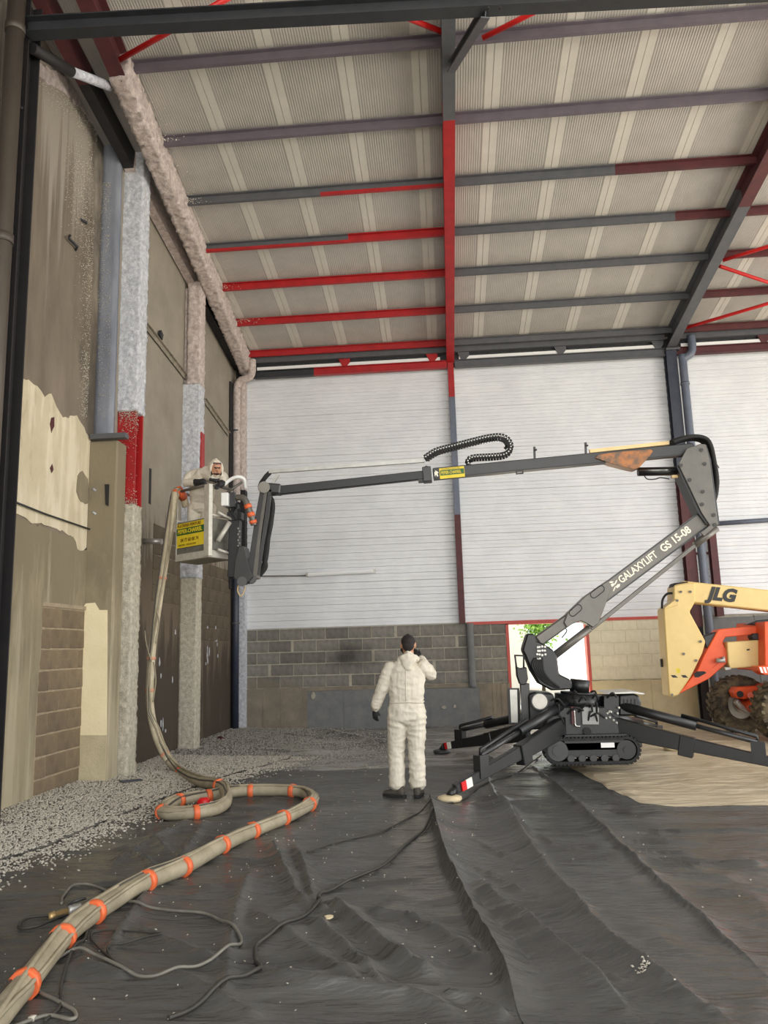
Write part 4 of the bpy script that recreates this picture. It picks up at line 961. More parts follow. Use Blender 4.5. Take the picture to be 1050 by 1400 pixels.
wheel((8.1, 14.75, .495), .50, .40); wheel((8.1, 13.25, .495), .50, .40)
ax_ = jp('axle_knuckle', [(1004, 946), (1008, 940), (1044, 938), (1046, 944), (1030, 952), (1018, 956), (1008, 955)], 14.15, .3, M_ORG)
MB().cyl(J(1012, 949, 14.15), J(1012, 949, 14.1), .055, 16).build('axle_eye', M_BLK, ax_)
MB().cyl(J(1027, 951, 14.15), J(1027, 951, 14.02), .06, 14).build('steering_pin', M_ORG, ax_)
MB().tube(smooth([J(1006, 958, 14.2), J(1013, 966, 14.2), J(1022, 972, 14.2)], 4), .05, 10).build('steering_ram', M_ALU, jl)
MB().cyl((5.2, 13.3, .5), (5.1, 14.7, .5), .1, 14).build('axle', M_ORG, jl)

# ------------------------------------------------------------------ plastic sheets on the floor
M_SHEET = mat('dusty_black_film', rgb(86, 85, 83), rgb(64, 64, 63), 1.6, .25, bump=.5, bdist=.05, bscale=14, stretch=(.35, 1.3, 1), spec=.5, lo=.3, hi=.7)
M_SHEETSHEEN = mat('grey_sheen_film', rgb(160, 158, 151), rgb(96, 95, 92), 1.5, .2, bump=.8, bdist=.04, bscale=12, stretch=(.3, 1.4, 1), spec=.6, lo=.3, hi=.7)  # lighter base colour stands for the wall's reflection in the far film
M_SHEETB = mat('beige_film', rgb(198, 184, 158), rgb(180, 166, 142), 1.2, .36, bump=1, bdist=.04, bscale=12, stretch=(.3, 1.2, 1))
M_FLAKE = mat('white_flake', rgb(206, 200, 186), rgb(180, 172, 158), 20, .95, rnd=.1)
M_FLK2 = mat('grey_flake', rgb(168, 164, 154), rgb(150, 146, 138), 20, .95)
M_DUST = mat('flock_dust', rgb(128, 124, 116), rgb(100, 97, 92), 22, 1, bump=1, bscale=45)
def flat(px): return [at(x, y, Z=0) for x, y in px]
# folds: (pixel line, height, width on the left flank, width on the right flank)
FOLDS = [([(576, 1082), (584, 1098), (592, 1112), (600, 1150), (612, 1190), (630, 1230), (660, 1290), (690, 1340), (712, 1402)], .055, .035, .13),
 ([(640, 1215), (700, 1262), (760, 1312), (862, 1392)], .06, .16, .05), ([(628, 1180), (660, 1200), (720, 1228), (745, 1235)], .02, .06, .03),
 ([(684, 1088), (700, 1120), (720, 1160), (752, 1206), (790, 1250), (835, 1302), (900, 1352), (990, 1402)], .055, .12, .05),
 ([(720, 1044), (760, 1076), (805, 1118), (850, 1162), (900, 1210), (960, 1262), (1050, 1345)], .022, .02, .06),
 ([(404, 1160), (420, 1200), (430, 1240), (450, 1262)], .028, .04, .04), ([(370, 1150), (388, 1190), (405, 1225), (425, 1250)], .03, .05, .04),
 ([(440, 1235), (480, 1268), (520, 1300), (560, 1330), (605, 1348)], .045, .05, .09), ([(420, 1262), (470, 1300), (500, 1330), (530, 1365)], .03, .04, .06),
 ([(352, 1340), (430, 1356), (500, 1366), (560, 1372), (640, 1402)], .035, .05, .09), ([(490, 1255), (560, 1262), (620, 1292), (690, 1345)], .028, .06, .09),
 ([(600, 1370), (650, 1380), (700, 1402)], .03, .05, .05), ([(345, 1250), (400, 1290), (460, 1330), (525, 1366)], .022, .05, .08),
 ([(285, 1118), (240, 1185), (200, 1228), (165, 1275), (135, 1320)], .022, .02, .05), ([(345, 1190), (322, 1250), (312, 1320), (308, 1402)], .02, .04, .03),
 ([(150, 1190), (190, 1160), (260, 1125)], .02, .04, .05), ([(160, 1160), (200, 1180), (215, 1200)], .02, .05, .05), ([(205, 1145), (230, 1170)], .02, .05, .05),
 ([(430, 998), (470, 1008), (520, 1018), (560, 1024), (600, 1030)], .04, .10, .06), ([(340, 1028), (420, 1034), (520, 1030)], .03, .10, .10),
 ([(330, 1003), (400, 1008), (470, 1013)], .03, .08, .08), ([(420, 1052), (480, 1046), (525, 1042)], .02, .08, .08), ([(600, 1030), (640, 1038), (690, 1045)], .03, .08, .08),
 ([(620, 1100), (680, 1102), (760, 1098), (850, 1096)], .012, .03, .05), ([(665, 1065), (676, 1090), (690, 1110)], .02, .03, .03), ([(930, 1190), (990, 1185), (1050, 1188)], .02, .05, .05),
 ([(180, 1270), (250, 1300), (330, 1340)], .018, .05, .05), ([(90, 1290), (120, 1330), (180, 1345)], .02, .05, .06), ([(220, 1330), (300, 1370), (360, 1402)], .02, .05, .06),
 ([(690, 1130), (740, 1150), (800, 1170)], .012, .03, .06), ([(640, 1150), (700, 1180), (740, 1190)], .014, .03, .06), ([(820, 1340), (900, 1370), (1000, 1402)], .02, .05, .08)]
FOLDW = [(flat(p), h, a, b) for p, h, a, b in FOLDS]
def fold_h(X, Y):
    H = np.zeros_like(X)
    for P, h, wa, wb in FOLDW:
        best = np.full_like(X, 1e9); bs = np.zeros_like(X); T = np.zeros_like(X); n = len(P)-1
        for i in range(n):
            ax, ay = P[i].x, P[i].y; dx, dy = P[i+1].x-ax, P[i+1].y-ay; l2 = dx*dx+dy*dy
            t = np.clip(((X-ax)*dx+(Y-ay)*dy)/l2, 0, 1)
            qx, qy = X-ax-t*dx, Y-ay-t*dy; d = np.hypot(qx, qy); c = dx*qy-dy*qx
            m = d < best; best = np.where(m, d, best); bs = np.where(m, c, bs); T = np.where(m, (i+t)/n, T)
        sgn = 1 if P[-1].y < P[0].y else -1
        w = np.where(bs*sgn < 0, wa, wb)
        env = np.clip(np.minimum(T/.12, (1-T)/.12), .15, 1)
        H = np.maximum(H, 1.9*h*env*np.exp(-np.abs(best/w)**1.15))
    return H
def vnoise(X, Y, seed):
    r = np.random.default_rng(seed); G = r.random((64, 64)); xi = np.floor(X).astype(int); yi = np.floor(Y).astype(int)
    fx = X-xi; fy = Y-yi; fx = fx*fx*(3-2*fx); fy = fy*fy*(3-2*fy)
    g = lambda a, b: G[a % 64, b % 64]
    return (g(xi, yi)*(1-fx)+g(xi+1, yi)*fx)*(1-fy)+(g(xi, yi+1)*(1-fx)+g(xi+1, yi+1)*fx)*fy-.5
def wrinkle(X, Y):
    A = Y+.35*vnoise(X*.8, Y*.8, 5)
    h = .020*vnoise(X*1.1, A*4.2, 1)+.014*vnoise(X*2.3+7, A*9, 2)+.007*vnoise(X*5, A*20, 3)
    h += .010*np.abs(vnoise(X*2.1+5, A*13+3, 11))+.003*vnoise(X*7, A*36, 12)
    h += .018*np.maximum(0, .16-np.abs(vnoise(X*1.3+3, A*3.1+9, 4)))/.16
    return h
seamA = flat([(560, 996), (572, 1040), (578, 1085), (592, 1112), (600, 1150), (612, 1190), (630, 1230), (660, 1290), (690, 1340), (712, 1402), (740, 1460)])
seamB = flat([(690, 1010), (720, 1044), (760, 1076), (805, 1118), (850, 1162), (900, 1210), (960, 1262), (1050, 1345), (1120, 1410)])
bp = flat([(757, 1040), (782, 1052), (835, 1082), (886, 1103), (960, 1105), (1050, 1104)])
def xat(P, y):
    P = sorted(P, key=lambda p: p.y); ys = [p.y for p in P]; xs = [p.x for p in P]
    return np.interp(y, ys, xs)
nv = 660; tt = np.linspace(0, 1, nv); gy = 2.4+(YB-.06-2.4)*(.45*tt+.55*tt**1.9)
cA, cB, cC, cD = 200, 110, 130, 50           # grid columns: wall to fold, fold to seam, seam to the beige sheet's reach, rest
rowsX = []
for y in gy:
    a, b = float(xat(seamA, y)), float(xat(seamB, y)); c = max(b+.8, 4.6)
    rowsX.append(np.concatenate([np.linspace(-4.75, a, cA, endpoint=False), np.linspace(a, b, cB, endpoint=False), np.linspace(b, c, cC, endpoint=False), np.linspace(c, 11, cD)]))
GX = np.array(rowsX); nu = GX.shape[1]; GY = np.repeat(gy[:, None], nu, 1)
# bend the rows so that one of them runs along the front edge of the beige sheet
eb = np.interp(GX, [p.x for p in bp], [p.y for p in bp], left=bp[0].y, right=bp[-1].y); r0i = int(np.searchsorted(gy, bp[-1].y))
yr0 = gy[r0i]; eb = yr0+(eb-yr0)*np.clip((GX-(bp[0].x-.9))/.9, 0, 1)
GY = GY+(eb-yr0)*np.clip(np.minimum((GY-4.5)/(yr0-4.5), (gy[-1]-GY)/(gy[-1]-yr0)), 0, 1)
gx = np.linspace(-4.75, 11, nu)
HF = fold_h(GX, GY); WR = wrinkle(GX, GY)
GZ = .012+HF+WR*np.where(GX < 20, 1, 1)
# keep the film on the slab at feet, tracks and wheels
GZ = np.maximum(GZ, .004)
for cx, cy, rr in ((F1.x, F1.y, .35), (F2.x, F2.y, .35), (4.2, 9.85, .35), (3.35, 12.6, .35), (-.70, 9.2, .25), (-.43, 9.2, .25), (5.13, 14.75, .4), (5.33, 13.25, .4)):
    k = np.clip((np.hypot(GX-cx, GY-cy)-rr*.5)/(rr*.5), 0, 1); GZ = .006*(1-k)+GZ*k
GZ = np.where(GZ > .2, .2, GZ)
def hz_(x, y):
    i = min(max(int(np.searchsorted(gy, y)), 1), nv-1); j = min(max(int(np.searchsorted(GX[i], x)), 1), nu-1)
    i = min(max(int(np.searchsorted(GY[:, j], y)), 1), nv-1); j = min(max(int(np.searchsorted(GX[i], x)), 1), nu-1)
    return float(max(GZ[i-1:i+1, j-1:j+1].max(), 0))
cxm = (GX[:-1, :-1]+GX[1:, 1:])/2; cym = (GY[:-1, :-1]+GY[1:, 1:])/2
rowi = np.arange(nv-1)[:, None]+np.zeros(cxm.shape, int)
beige = (rowi >= r0i) & (cxm > bp[0].x)
far = (cym > 11.2+.5*vnoise(cxm*.7, cym*0, 14)) & ~beige
col = np.arange(nu-1)[None, :]+0*cxm
zone = np.where(beige, 3, np.where(far, 4, np.where(col < cA, 0, np.where(col < cA+cB, 1, 2))))
wall_gap = (cym > YB-.25) & (zone == 4)
zone[(cxm < -4.57) & (cym > 10.1)] = 9
idx = np.arange(GX.size).reshape(GX.shape)
Q = np.stack([idx[:-1, :-1], idx[:-1, 1:], idx[1:, 1:], idx[1:, :-1]], -1)
VV = np.stack([GX, GY, GZ], -1).reshape(-1, 3)
def sheet(z, m, label, dz=0):
    f = Q[zone == z]; used = np.unique(f); remap = np.full(GX.size, -1); remap[used] = np.arange(len(used))
    v = VV[used].copy(); v[:, 2] += dz; f = remap[f]
    me = bpy.data.meshes.new('plastic_sheet'); me.vertices.add(len(v)); me.vertices.foreach_set('co', v.ravel())
    me.loops.add(f.size); me.loops.foreach_set('vertex_index', f.ravel().astype(np.int32))
    me.polygons.add(len(f)); me.polygons.foreach_set('loop_start', np.arange(0, f.size, 4, dtype=np.int32)); me.polygons.foreach_set('loop_total', np.full(len(f), 4, np.int32))
    me.polygons.foreach_set('use_smooth', np.ones(len(f), bool)); me.materials.append(m); me.update(calc_edges=True); me.validate()
    o = bpy.data.objects.new('plastic_sheet', me); COL.objects.link(o); return tag(o, label, 'sheet')
sheet(0, M_SHEET, 'black plastic sheet under the hose and the loose cables, to the thick fold'); sheet(1, M_SHEET, 'black plastic sheet with deep folds, between the thick fold and the long straight seam', .004)
sheet(2, M_SHEET, 'smoother black plastic sheet beyond the long straight seam, before the beige sheet'); sheet(3, M_SHEETB, 'beige wrinkled sheet under the wheels of the cream boom lift')
sheet(4, M_SHEETSHEEN, 'grey plastic sheet at the foot of the back wall, wall sheen in its colour')

# ------------------------------------------------------------------ flock debris along the left wall
def chips(n, pos, size, m, name, label):
    N = len(pos); base = np.array([[1, 0, 0], [-1, 0, 0], [0, 1, 0], [0, -1, 0], [0, 0, 1], [0, 0, -1]], float)
    tri = np.array([[0, 2, 4], [2, 1, 4], [1, 3, 4], [3, 0, 4], [2, 0, 5], [1, 2, 5], [3, 1, 5], [0, 3, 5]])
    s = size[:, None, None]*rng.uniform(.55, 1.5, (N, 6, 1))*np.array([1, 1, .55])
    a = rng.uniform(0, 6.28, N); c, d = np.cos(a)[:, None], np.sin(a)[:, None]
    v = base[None]*s; x = v[..., 0]*c-v[..., 1]*d; y = v[..., 0]*d+v[..., 1]*c; tl = rng.uniform(-.5, .5, (N, 1)); z = v[..., 2]+x*tl
    v = np.stack([x, y, z], -1)+pos[:, None, :]
    f = (tri[None]+6*np.arange(N)[:, None, None]).reshape(-1, 3)
    me = bpy.data.meshes.new(name); v = v.reshape(-1, 3); me.vertices.add(len(v)); me.vertices.foreach_set('co', v.ravel())
    me.loops.add(f.size); me.loops.foreach_set('vertex_index', f.ravel().astype(np.int32)); me.polygons.add(len(f))
    me.polygons.foreach_set('loop_start', np.arange(0, f.size, 3, dtype=np.int32)); me.polygons.foreach_set('loop_total', np.full(len(f), 3, np.int32))
    me.materials.append(m); me.update(calc_edges=True)
    o = bpy.data.objects.new(name, me); COL.objects.link(o); return tag(o, label, 'debris', kind='stuff')
ex = lambda y: np.interp(y, [5.0, 6.5, 7.0, 8.1, 9.5, 10.7, 11.5, 12.3, 13.5, 15.0, 16.8], [-4.0, -3.78, -3.62, -3.5, -3.28, -3.05, -2.75, -2.5, -2.5, -2.6, -2.9])
def scatter(n, ya, yb, spread, lo=-4.85):
    y = rng.uniform(ya, yb, n); u = rng.random(n); wallx = np.where(y < 10.1, -4.84, -4.585); e = ex(y)
    x = wallx+(e-wallx)*u; out = rng.random(n) < .16; x = np.where(out, e+np.abs(rng.normal(0, spread, n)), x)
    return x, y
def zs(x, y): return np.array([hz_(a, b) for a, b in zip(x, y)])
# packed layer with a lumpy top
ny, nxx = 260, 40
yy = np.linspace(4.6, YB-.1, ny); uu = np.linspace(0, 1, nxx); PV = []
for y in yy:
    wx = -4.845 if y < 10.1 else -4.59; e = float(ex(y))+.10*float(vnoise(np.array([y*3.0]), np.array([.5]), 8)[0]); 
    for u in uu:
        x = wx+(e-wx)*u
        PV.append((x, y, .03+.06*(1-u)**1.5+.03*float(vnoise(np.array([x*9]), np.array([y*9]), 9)[0])-(.06 if u > .97 else 0)))
PV = np.array(PV)
dl = MB(); dl.add(PV.tolist(), [(i*nxx+j, i*nxx+j+1, (i+1)*nxx+j+1, (i+1)*nxx+j) for i in range(ny-1) for j in range(nxx-1)], 0, True)
tag(dl.build('insulation_debris', M_DUST), 'drift of grey flocking swept along the foot of the side wall', 'debris', kind='stuff')
x, y = scatter(30000, 5.0, 12.5, .22); wx = np.where(y < 10.2, -4.85, -4.62); u = np.clip((x-wx)/(ex(y)-wx), 0, 1)
lay = np.where(u < 1, .045+.06*(1-u)**1.5, 0)
z = np.maximum(zs(x, y)+.004, lay*(u < .995))
chips(0, np.stack([x, y, z], -1), rng.uniform(.006, .017, len(x)), M_FLAKE, 'insulation_flakes', 'thousands of loose pale flocking flakes spilled beside the side wall')
x, y = scatter(9000, 11.5, 16.7, .55); wx = -4.62; u = np.clip((x-wx)/(ex(y)-wx), 0, 1)
z = np.maximum(zs(x, y)+.004, np.where(u < .995, .045+.06*(1-u)**1.5, 0))
x2 = rng.uniform(-3.2, -.8, 2600); y2 = rng.normal(13.6, 1.0, 2600); z2 = zs(x2, y2)+.004
chips(0, np.stack([np.r_[x, x2], np.r_[y, y2], np.r_[z, z2]], -1), rng.uniform(.007, .018, len(x)+2600), M_FLK2, 'insulation_flakes', 'grey flocking flakes scattered in the far corner of the floor')
x = rng.uniform(-3.6, 2.2, 520); y = rng.uniform(3.7, 9.5, 520); k = rng.random(520) < np.where(x < .2, .85, .25)
chips(0, np.stack([x[k], y[k], zs(x[k], y[k])+.003], -1), rng.uniform(.003, .008, k.sum()), M_FLAKE, 'insulation_flakes', 'tiny white specks sprinkled over the black sheets')
wp = at(880, 1349, Z=0)
x = rng.normal(wp.x, .016, 40); y = rng.normal(wp.y, .02, 40)
chips(0, np.stack([x, y, zs(x, y)+.006], -1), rng.uniform(.004, .010, 40), M_FLAKE, 'insulation_flakes', 'small white clump on the black sheet near the deep folds')
# flecks of flocking sprayed onto wall and roof beside the column
q = []
for k in range(4200):
    w = rng.random()
    if w < .30: px, py = rng.normal(124, 7), rng.uniform(300, 480)
    elif w < .50: px, py = rng.normal(118, 4), rng.uniform(480, 572)
    elif w < .75: px, py = rng.normal(112, 9), rng.normal(255, 40)
    else: px, py = rng.normal(76+rng.uniform(0, 1)*70, 8), 0
    if w >= .75:
        t_ = rng.random(); px = 52+t_*95+rng.normal(0, 5); py = 88+t_*95+abs(rng.normal(0, 14))
    if px > 146: continue
    p = at(px, py, X=XL1+.006)
    if p.y < 10.05: q.append(p)
chips(0, np.array(q), rng.uniform(.003, .009, len(q)), M_FLAKE, 'sprayed_flecks', 'white flocking flecks stuck to the upper side wall beside the column')
q = []
for k in range(1500):
    u = rng.random()
    if u < .55: px, py = rng.uniform(133, 151), 250+320*rng.random()**1.5; q.append(at(px, py, Y=10.262))
    elif u < .85: q.append(at(rng.uniform(163, 189), 560+rng.exponential(16), Y=10.465))
    else: q.append(at(rng.uniform(160, 187), 691-rng.exponential(9), Y=10.465))
chips(0, np.array(q), rng.uniform(.004, .011, len(q)), M_FLAKE, 'sprayed_flecks', 'white flocking flecks on the grey board and on the red band of the column')
q = []
for k in range(900):
    t_ = rng.random(); px = 180+t_*130+abs(rng.normal(0, 12)); py = 130+t_*300
    p = at_roof(px, py, .165); q.append(p)
for py, x0 in ((189, 215), (275, 250), (392, 292), (438, 325)):
    for k in range(50): p = at_roof(x0+abs(rng.normal(0, 14)), py+rng.normal(0, 2.5), -.012); q.append(p)
chips(0, np.array(q), rng.uniform(.006, .015, len(q)), M_FLAKE, 'sprayed_flecks', 'flocking flecks stuck to the roof and purlin ends beside the sprayed rafter')

# ------------------------------------------------------------------ hose
M_HOSEC = mat('cream_hose', rgb(206, 194, 166), rgb(178, 166, 140), 7, .6, bump=.2, bscale=40)
M_ORTF = mat('faded_orange_tape', rgb(214, 156, 124), rgb(200, 140, 110), 10, .5)
M_HOSE = mat('beige_hose', rgb(164, 153, 130), rgb(140, 130, 108), 6, .62, bump=.2, bscale=40)
hs_f = [(-60, 1470), (0, 1386), (33, 1347), (85, 1286), (128, 1251), (200, 1209), (250, 1185), (303, 1157), (345, 1137), (387, 1120), (418, 1104), (428, 1094), (420, 1086), (400, 1083), (343, 1083), (310, 1086), (285, 1089), (245, 1095), (226, 1104), (222, 1110), (235, 1113), (268, 1112), (296, 1106), (309, 1098), (308, 1089), (297, 1081)]
r_h = .062
pts = [at(x, y, Z=r_h+.01) for x, y in hs_f]
for i, p in enumerate(pts): p.z = r_h+hz_(p.x, p.y)*.6+.004
pts[-1].z += .06; pts[-2].z += .05
pts += [at(270, 1068, Z=.09), at(246, 1055, Y=10.9), at(228, 1036, Y=11.05), at(213, 1004, Y=11.15), at(205, 960, Y=11.2), at(207, 900, Y=11.2), at(213, 850, Y=11.2), at(222, 790, Y=11.2), at(230, 740, Y=11.15), at(236, 700, Y=11.1), at(239, 680, Y=11.1), at(243, 672, Y=11.15), at(250, 678, Y=11.3), at(254, 692, Y=11.4)]
sp = smooth(pts, 7)
hose = thing('spray_hose', 'thick beige hose bound with orange tape, from floor coil up to the basket', 'hose', tuple(sp[0]))
nfl = 26*7
rad = [r_h if i < nfl else r_h*.92 for i in range(len(sp))]
MB().tube(sp[:nfl+14], rad[:nfl+14], 12).build('hose_tube', M_HOSE, hose); MB().tube(sp[nfl+13:], rad[nfl+13:], 12).build('hose_tube', M_HOSEC, hose)
LLs = [0]
for i in range(1, len(sp)): LLs.append(LLs[-1]+(sp[i]-sp[i-1]).length)
# second thin lines bundled on the hose
for ph, rr in ((.9, .012), (2.1, .010), (1.5, .014)):
    b = []
    for i in range(0, len(sp)-10, 4):
        t = (sp[min(i+1, len(sp)-1)]-sp[max(i-1, 0)]).normalized(); s_ = t.cross(UP).normalized() if abs(t.z) < .95 else Vector((1, 0, 0)); u_ = s_.cross(t)
        a = ph+.5*math.sin(i*.11+ph*3); b.append(sp[i]+(s_*math.cos(a)+u_*math.sin(a))*(r_h*.96+rr*.5))
    MB().tube(b, rr, 6).build('bundled_line', M_HOSE if rr > .011 else M_CABLE, hose)
tape_px = [(33, 1347), (85, 1286), (133, 1249), (200, 1209), (249, 1185), (303, 1157), (345, 1137), (387, 1121), (423, 1102), (399, 1083), (343, 1083), (287, 1089), (245, 1095), (223, 1109), (268, 1112), (297, 1080), (245, 1054), (226, 1031), (205, 947), (207, 899), (222, 790), (240, 673)]
from_cam = Vector((0, 0, CAM_H))
def proj(p):
    v = p-from_cam; d = v.dot(fw); return (525+FPX*v.dot(rt)/d, 700-FPX*v.dot(up)/d)
PP = [proj(p) for p in sp]
for (x, y) in tape_px:
    i = min(range(2, len(sp)-2), key=lambda k: (PP[k][0]-x)**2+(PP[k][1]-y)**2)
    l = .029 if i < nfl else .02
    t = (sp[i+1]-sp[i-1]).normalized(); s_ = sp[i]
    MB().tube([s_-t*l, s_-t*l*.3, s_+t*l*.4, s_+t*l], [r_h*1.24, r_h*1.3, r_h*1.28, r_h*1.24] if i < nfl else [r_h*1.05]*4, 12).build('orange_tape', M_ORT if i < nfl+10 or i > len(sp)-20 else M_ORTF, hose)
MB().tube([sp[-14]+Vector((0, -.02, .02)), sp[-7]], r_h*1.15, 12).build('orange_tape', M_ORT, hose)
h2 = thing('spray_hose', 'short hose end with orange tape between the basket mast and the jib', 'hose', tuple(L(324, 680)))
p2 = smooth([L(324, 680, YL-.15), L(333, 681, YL-.17), L(338, 690, YL-.18), L(344, 706, YL-.16), L(347, 718, YL-.12)], 6)
MB().tube(p2, .045, 10).build('hose_tube', M_GUN, h2)
for i in (12, 16, 20): MB().tube([p2[i], p2[min(i+2, len(p2)-1)]], .056, 10).build('orange_tape', M_ORT, h2)
# spray line in the basket hanging over the side: grey loops along the hose
for a in ([(207, 905), (200, 880), (198, 862)], [(213, 880), (217, 850), (214, 835)], [(209, 960), (213, 930), (210, 905)]):
    MB().tube(smooth([at(*q, Y=11.12) for q in a], 5), .010, 6).build('loose_line', M_HOSE, hose)

# ------------------------------------------------------------------ cables and small things on the floor
def cable(px, r, m, label, ends=()):
    P = [at(x, y, Z=0) for x, y in px]; P = smooth(P, 8); P2 = []
    for p in P: P2.append(Vector((p.x, p.y, hz_(p.x, p.y)+r*.9)))
    zz = [p.z for p in P2]
    for i in range(len(P2)): P2[i].z = sum(zz[max(0, i-2):i+3])/len(zz[max(0, i-2):i+3])+.002
    o = MB().tube(P2, r, 7).build('cable', m); return tag(o, label, 'cable')
M_CBL = mat('dusty_grey_cable', rgb(122, 118, 108), rgb(98, 95, 88), 8, .55)
M_CBD = mat('dark_cable', rgb(58, 55, 50), rgb(48, 46, 42), 8, .55)
cable([(-10, 1422), (60, 1395), (98, 1400), (102, 1388), (80, 1375), (52, 1362), (48, 1345), (68, 1325), (100, 1314), (130, 1320), (165, 1338), (205, 1346), (250, 1338), (300, 1318), (328, 1300), (326, 1286), (305, 1268), (280, 1255), (230, 1250), (190, 1247), (168, 1240), (150, 1227), (125, 1215), (100, 1218), (86, 1232), (84, 1243)], .009, M_CBL, 'light grey cable in wide loops beside the taped hose')
cable([(70, 1258), (40, 1260), (26, 1268), (30, 1273), (55, 1270), (90, 1258), (112, 1252), (118, 1262), (116, 1290), (100, 1310), (84, 1350), (82, 1380), (60, 1402)], .008, M_CBD, 'dark cable looping under the hose next to the brass valve')
cable([(152, 1318), (146, 1308), (158, 1300), (190, 1290), (220, 1288), (140, 1280), (125, 1290), (160, 1330), (185, 1342)], .006, M_CBD, 'thin dark cord inside the loop of the light grey cable')
cable([(592, 1122), (580, 1138), (555, 1162), (520, 1190), (470, 1212), (445, 1226), (436, 1238), (438, 1248), (420, 1262), (380, 1284), (352, 1302), (350, 1318), (356, 1330), (345, 1342), (310, 1358), (280, 1376), (230, 1402)], .012, M_CBD, 'long dark cable running over the folds from the foot pad towards the hose')
cable([(588, 1105), (610, 1102), (640, 1092), (655, 1080), (700, 1062), (720, 1052), (740, 1036)], .010, M_CBD, 'dark cable trailing from the outrigger foot to the tracks')
cable([(420, 1172), (470, 1156), (520, 1140), (560, 1122), (590, 1108)], .008, M_CBD, 'straight dark cable across the sheet behind the standing man\'s feet')
v = at(80, 1250, Z=.04)
vt = thing('brass_valve', 'brass and steel hose valve lying by the taped hose', 'valve', (v.x, v.y, .01))
dv = Vector((.8, .55, .15)).normalized()
MB().tube([v-dv*.06, v-dv*.02, v-dv*.02, v+dv*.06], [.028, .03, .022, .022], 12).build('coupling', mat('brass', rgb(190, 160, 110), None, rough=.35, metal=.6), vt)
MB().tube([v+dv*.06, v+dv*.075, v+dv*.14], [.03, .034, .024], 12).build('body', M_ALU, vt)
MB().tube([v+dv*.08+Vector((-.03, .02, .02)), v+dv*.08+Vector((.02, -.02, .055)), v+dv*.16+Vector((.01, -.01, .05))], .01, 8).build('lever', M_GUND, vt)
v = at(279, 1099, Z=.06)
rt_ = thing('red_plug', 'red plastic plug lying inside the hose coil', 'plug', (v.x, v.y, .01))
MB().tube([v+Vector((-.07, 0, 0)), v+Vector((-.04, 0, .01)), v+Vector((.03, 0, .01)), v+Vector((.06, 0, 0))], [.03, .055, .06, .035], 14).build('body', M_REF1, rt_)
MB().tube([v+Vector((.05, 0, 0)), v+Vector((.10, .01, .0))], .025, 10).build('pale_cap', M_WHITE, rt_)
v = at(450, 1269, Z=.01)
tag(MB().prism([v+Vector((.025*math.cos(a)*(1+.3*math.sin(3*a)), .03*math.sin(a), hz_(v.x, v.y)+.002)) for a in np.linspace(0, 6.28, 10)[:-1]], (0, 0, .008)).build('plaster_scrap', M_PAD), 'small cream scrap on the black sheet below the cable bend', 'scrap')
v = at(44, 1394, Z=.015)
tag(rough_box(v.x-.014, v.x+.014, v.y-.012, v.y+.012, hz_(v.x, v.y), hz_(v.x, v.y)+.02, res=.01, amp=.004).build('flock_lump', M_FLAKE), 'white lump of flocking beside the near end of the hose', 'lump')
v = at(301, 1014, Z=.03)
tag(MB().tube(smooth([v+Vector((-.12, 0, 0)), v+Vector((-.03, .05, .06)), v+Vector((.05, -.03, .05)), v+Vector((.12, .03, 0))], 4), .035, 8).build('dark_rag', M_MAR), 'dark crumpled rag at the foot of the corner wall', 'rag')
pb = at(178, 1072, Z=.05)
tag(MB().bar((pb.x-.10, pb.y-.08, .10), (pb.x+.10, pb.y+.12, .085), .10, .012).build('metal_plate', M_NAVY), 'small dark plate lying at the foot of the red banded column', 'plate')

# ------------------------------------------------------------------ people
M_SUIT = mat('white_coverall', rgb(214, 206, 190), rgb(200, 192, 176), 5, .75, bump=.35, bscale=22, stretch=(1.6, 1.6, .7))
M_SKIN = mat('skin', rgb(188, 138, 110), rgb(172, 124, 98), 9, .5)
M_HAIR = mat('dark_hair', rgb(28, 23, 21), rgb(38, 31, 28), 20, .8, bump=.4, bscale=120)
M_GLOVE = mat('black_glove', rgb(30, 30, 32), rgb(40, 40, 42), 12, .6)
M_SHOE = mat('dusty_dark_shoe', rgb(62, 58, 52), rgb(84, 78, 70), 10, .8)
M_BAND = mat('dark_hood_band', rgb(60, 52, 66), None, rough=.7)

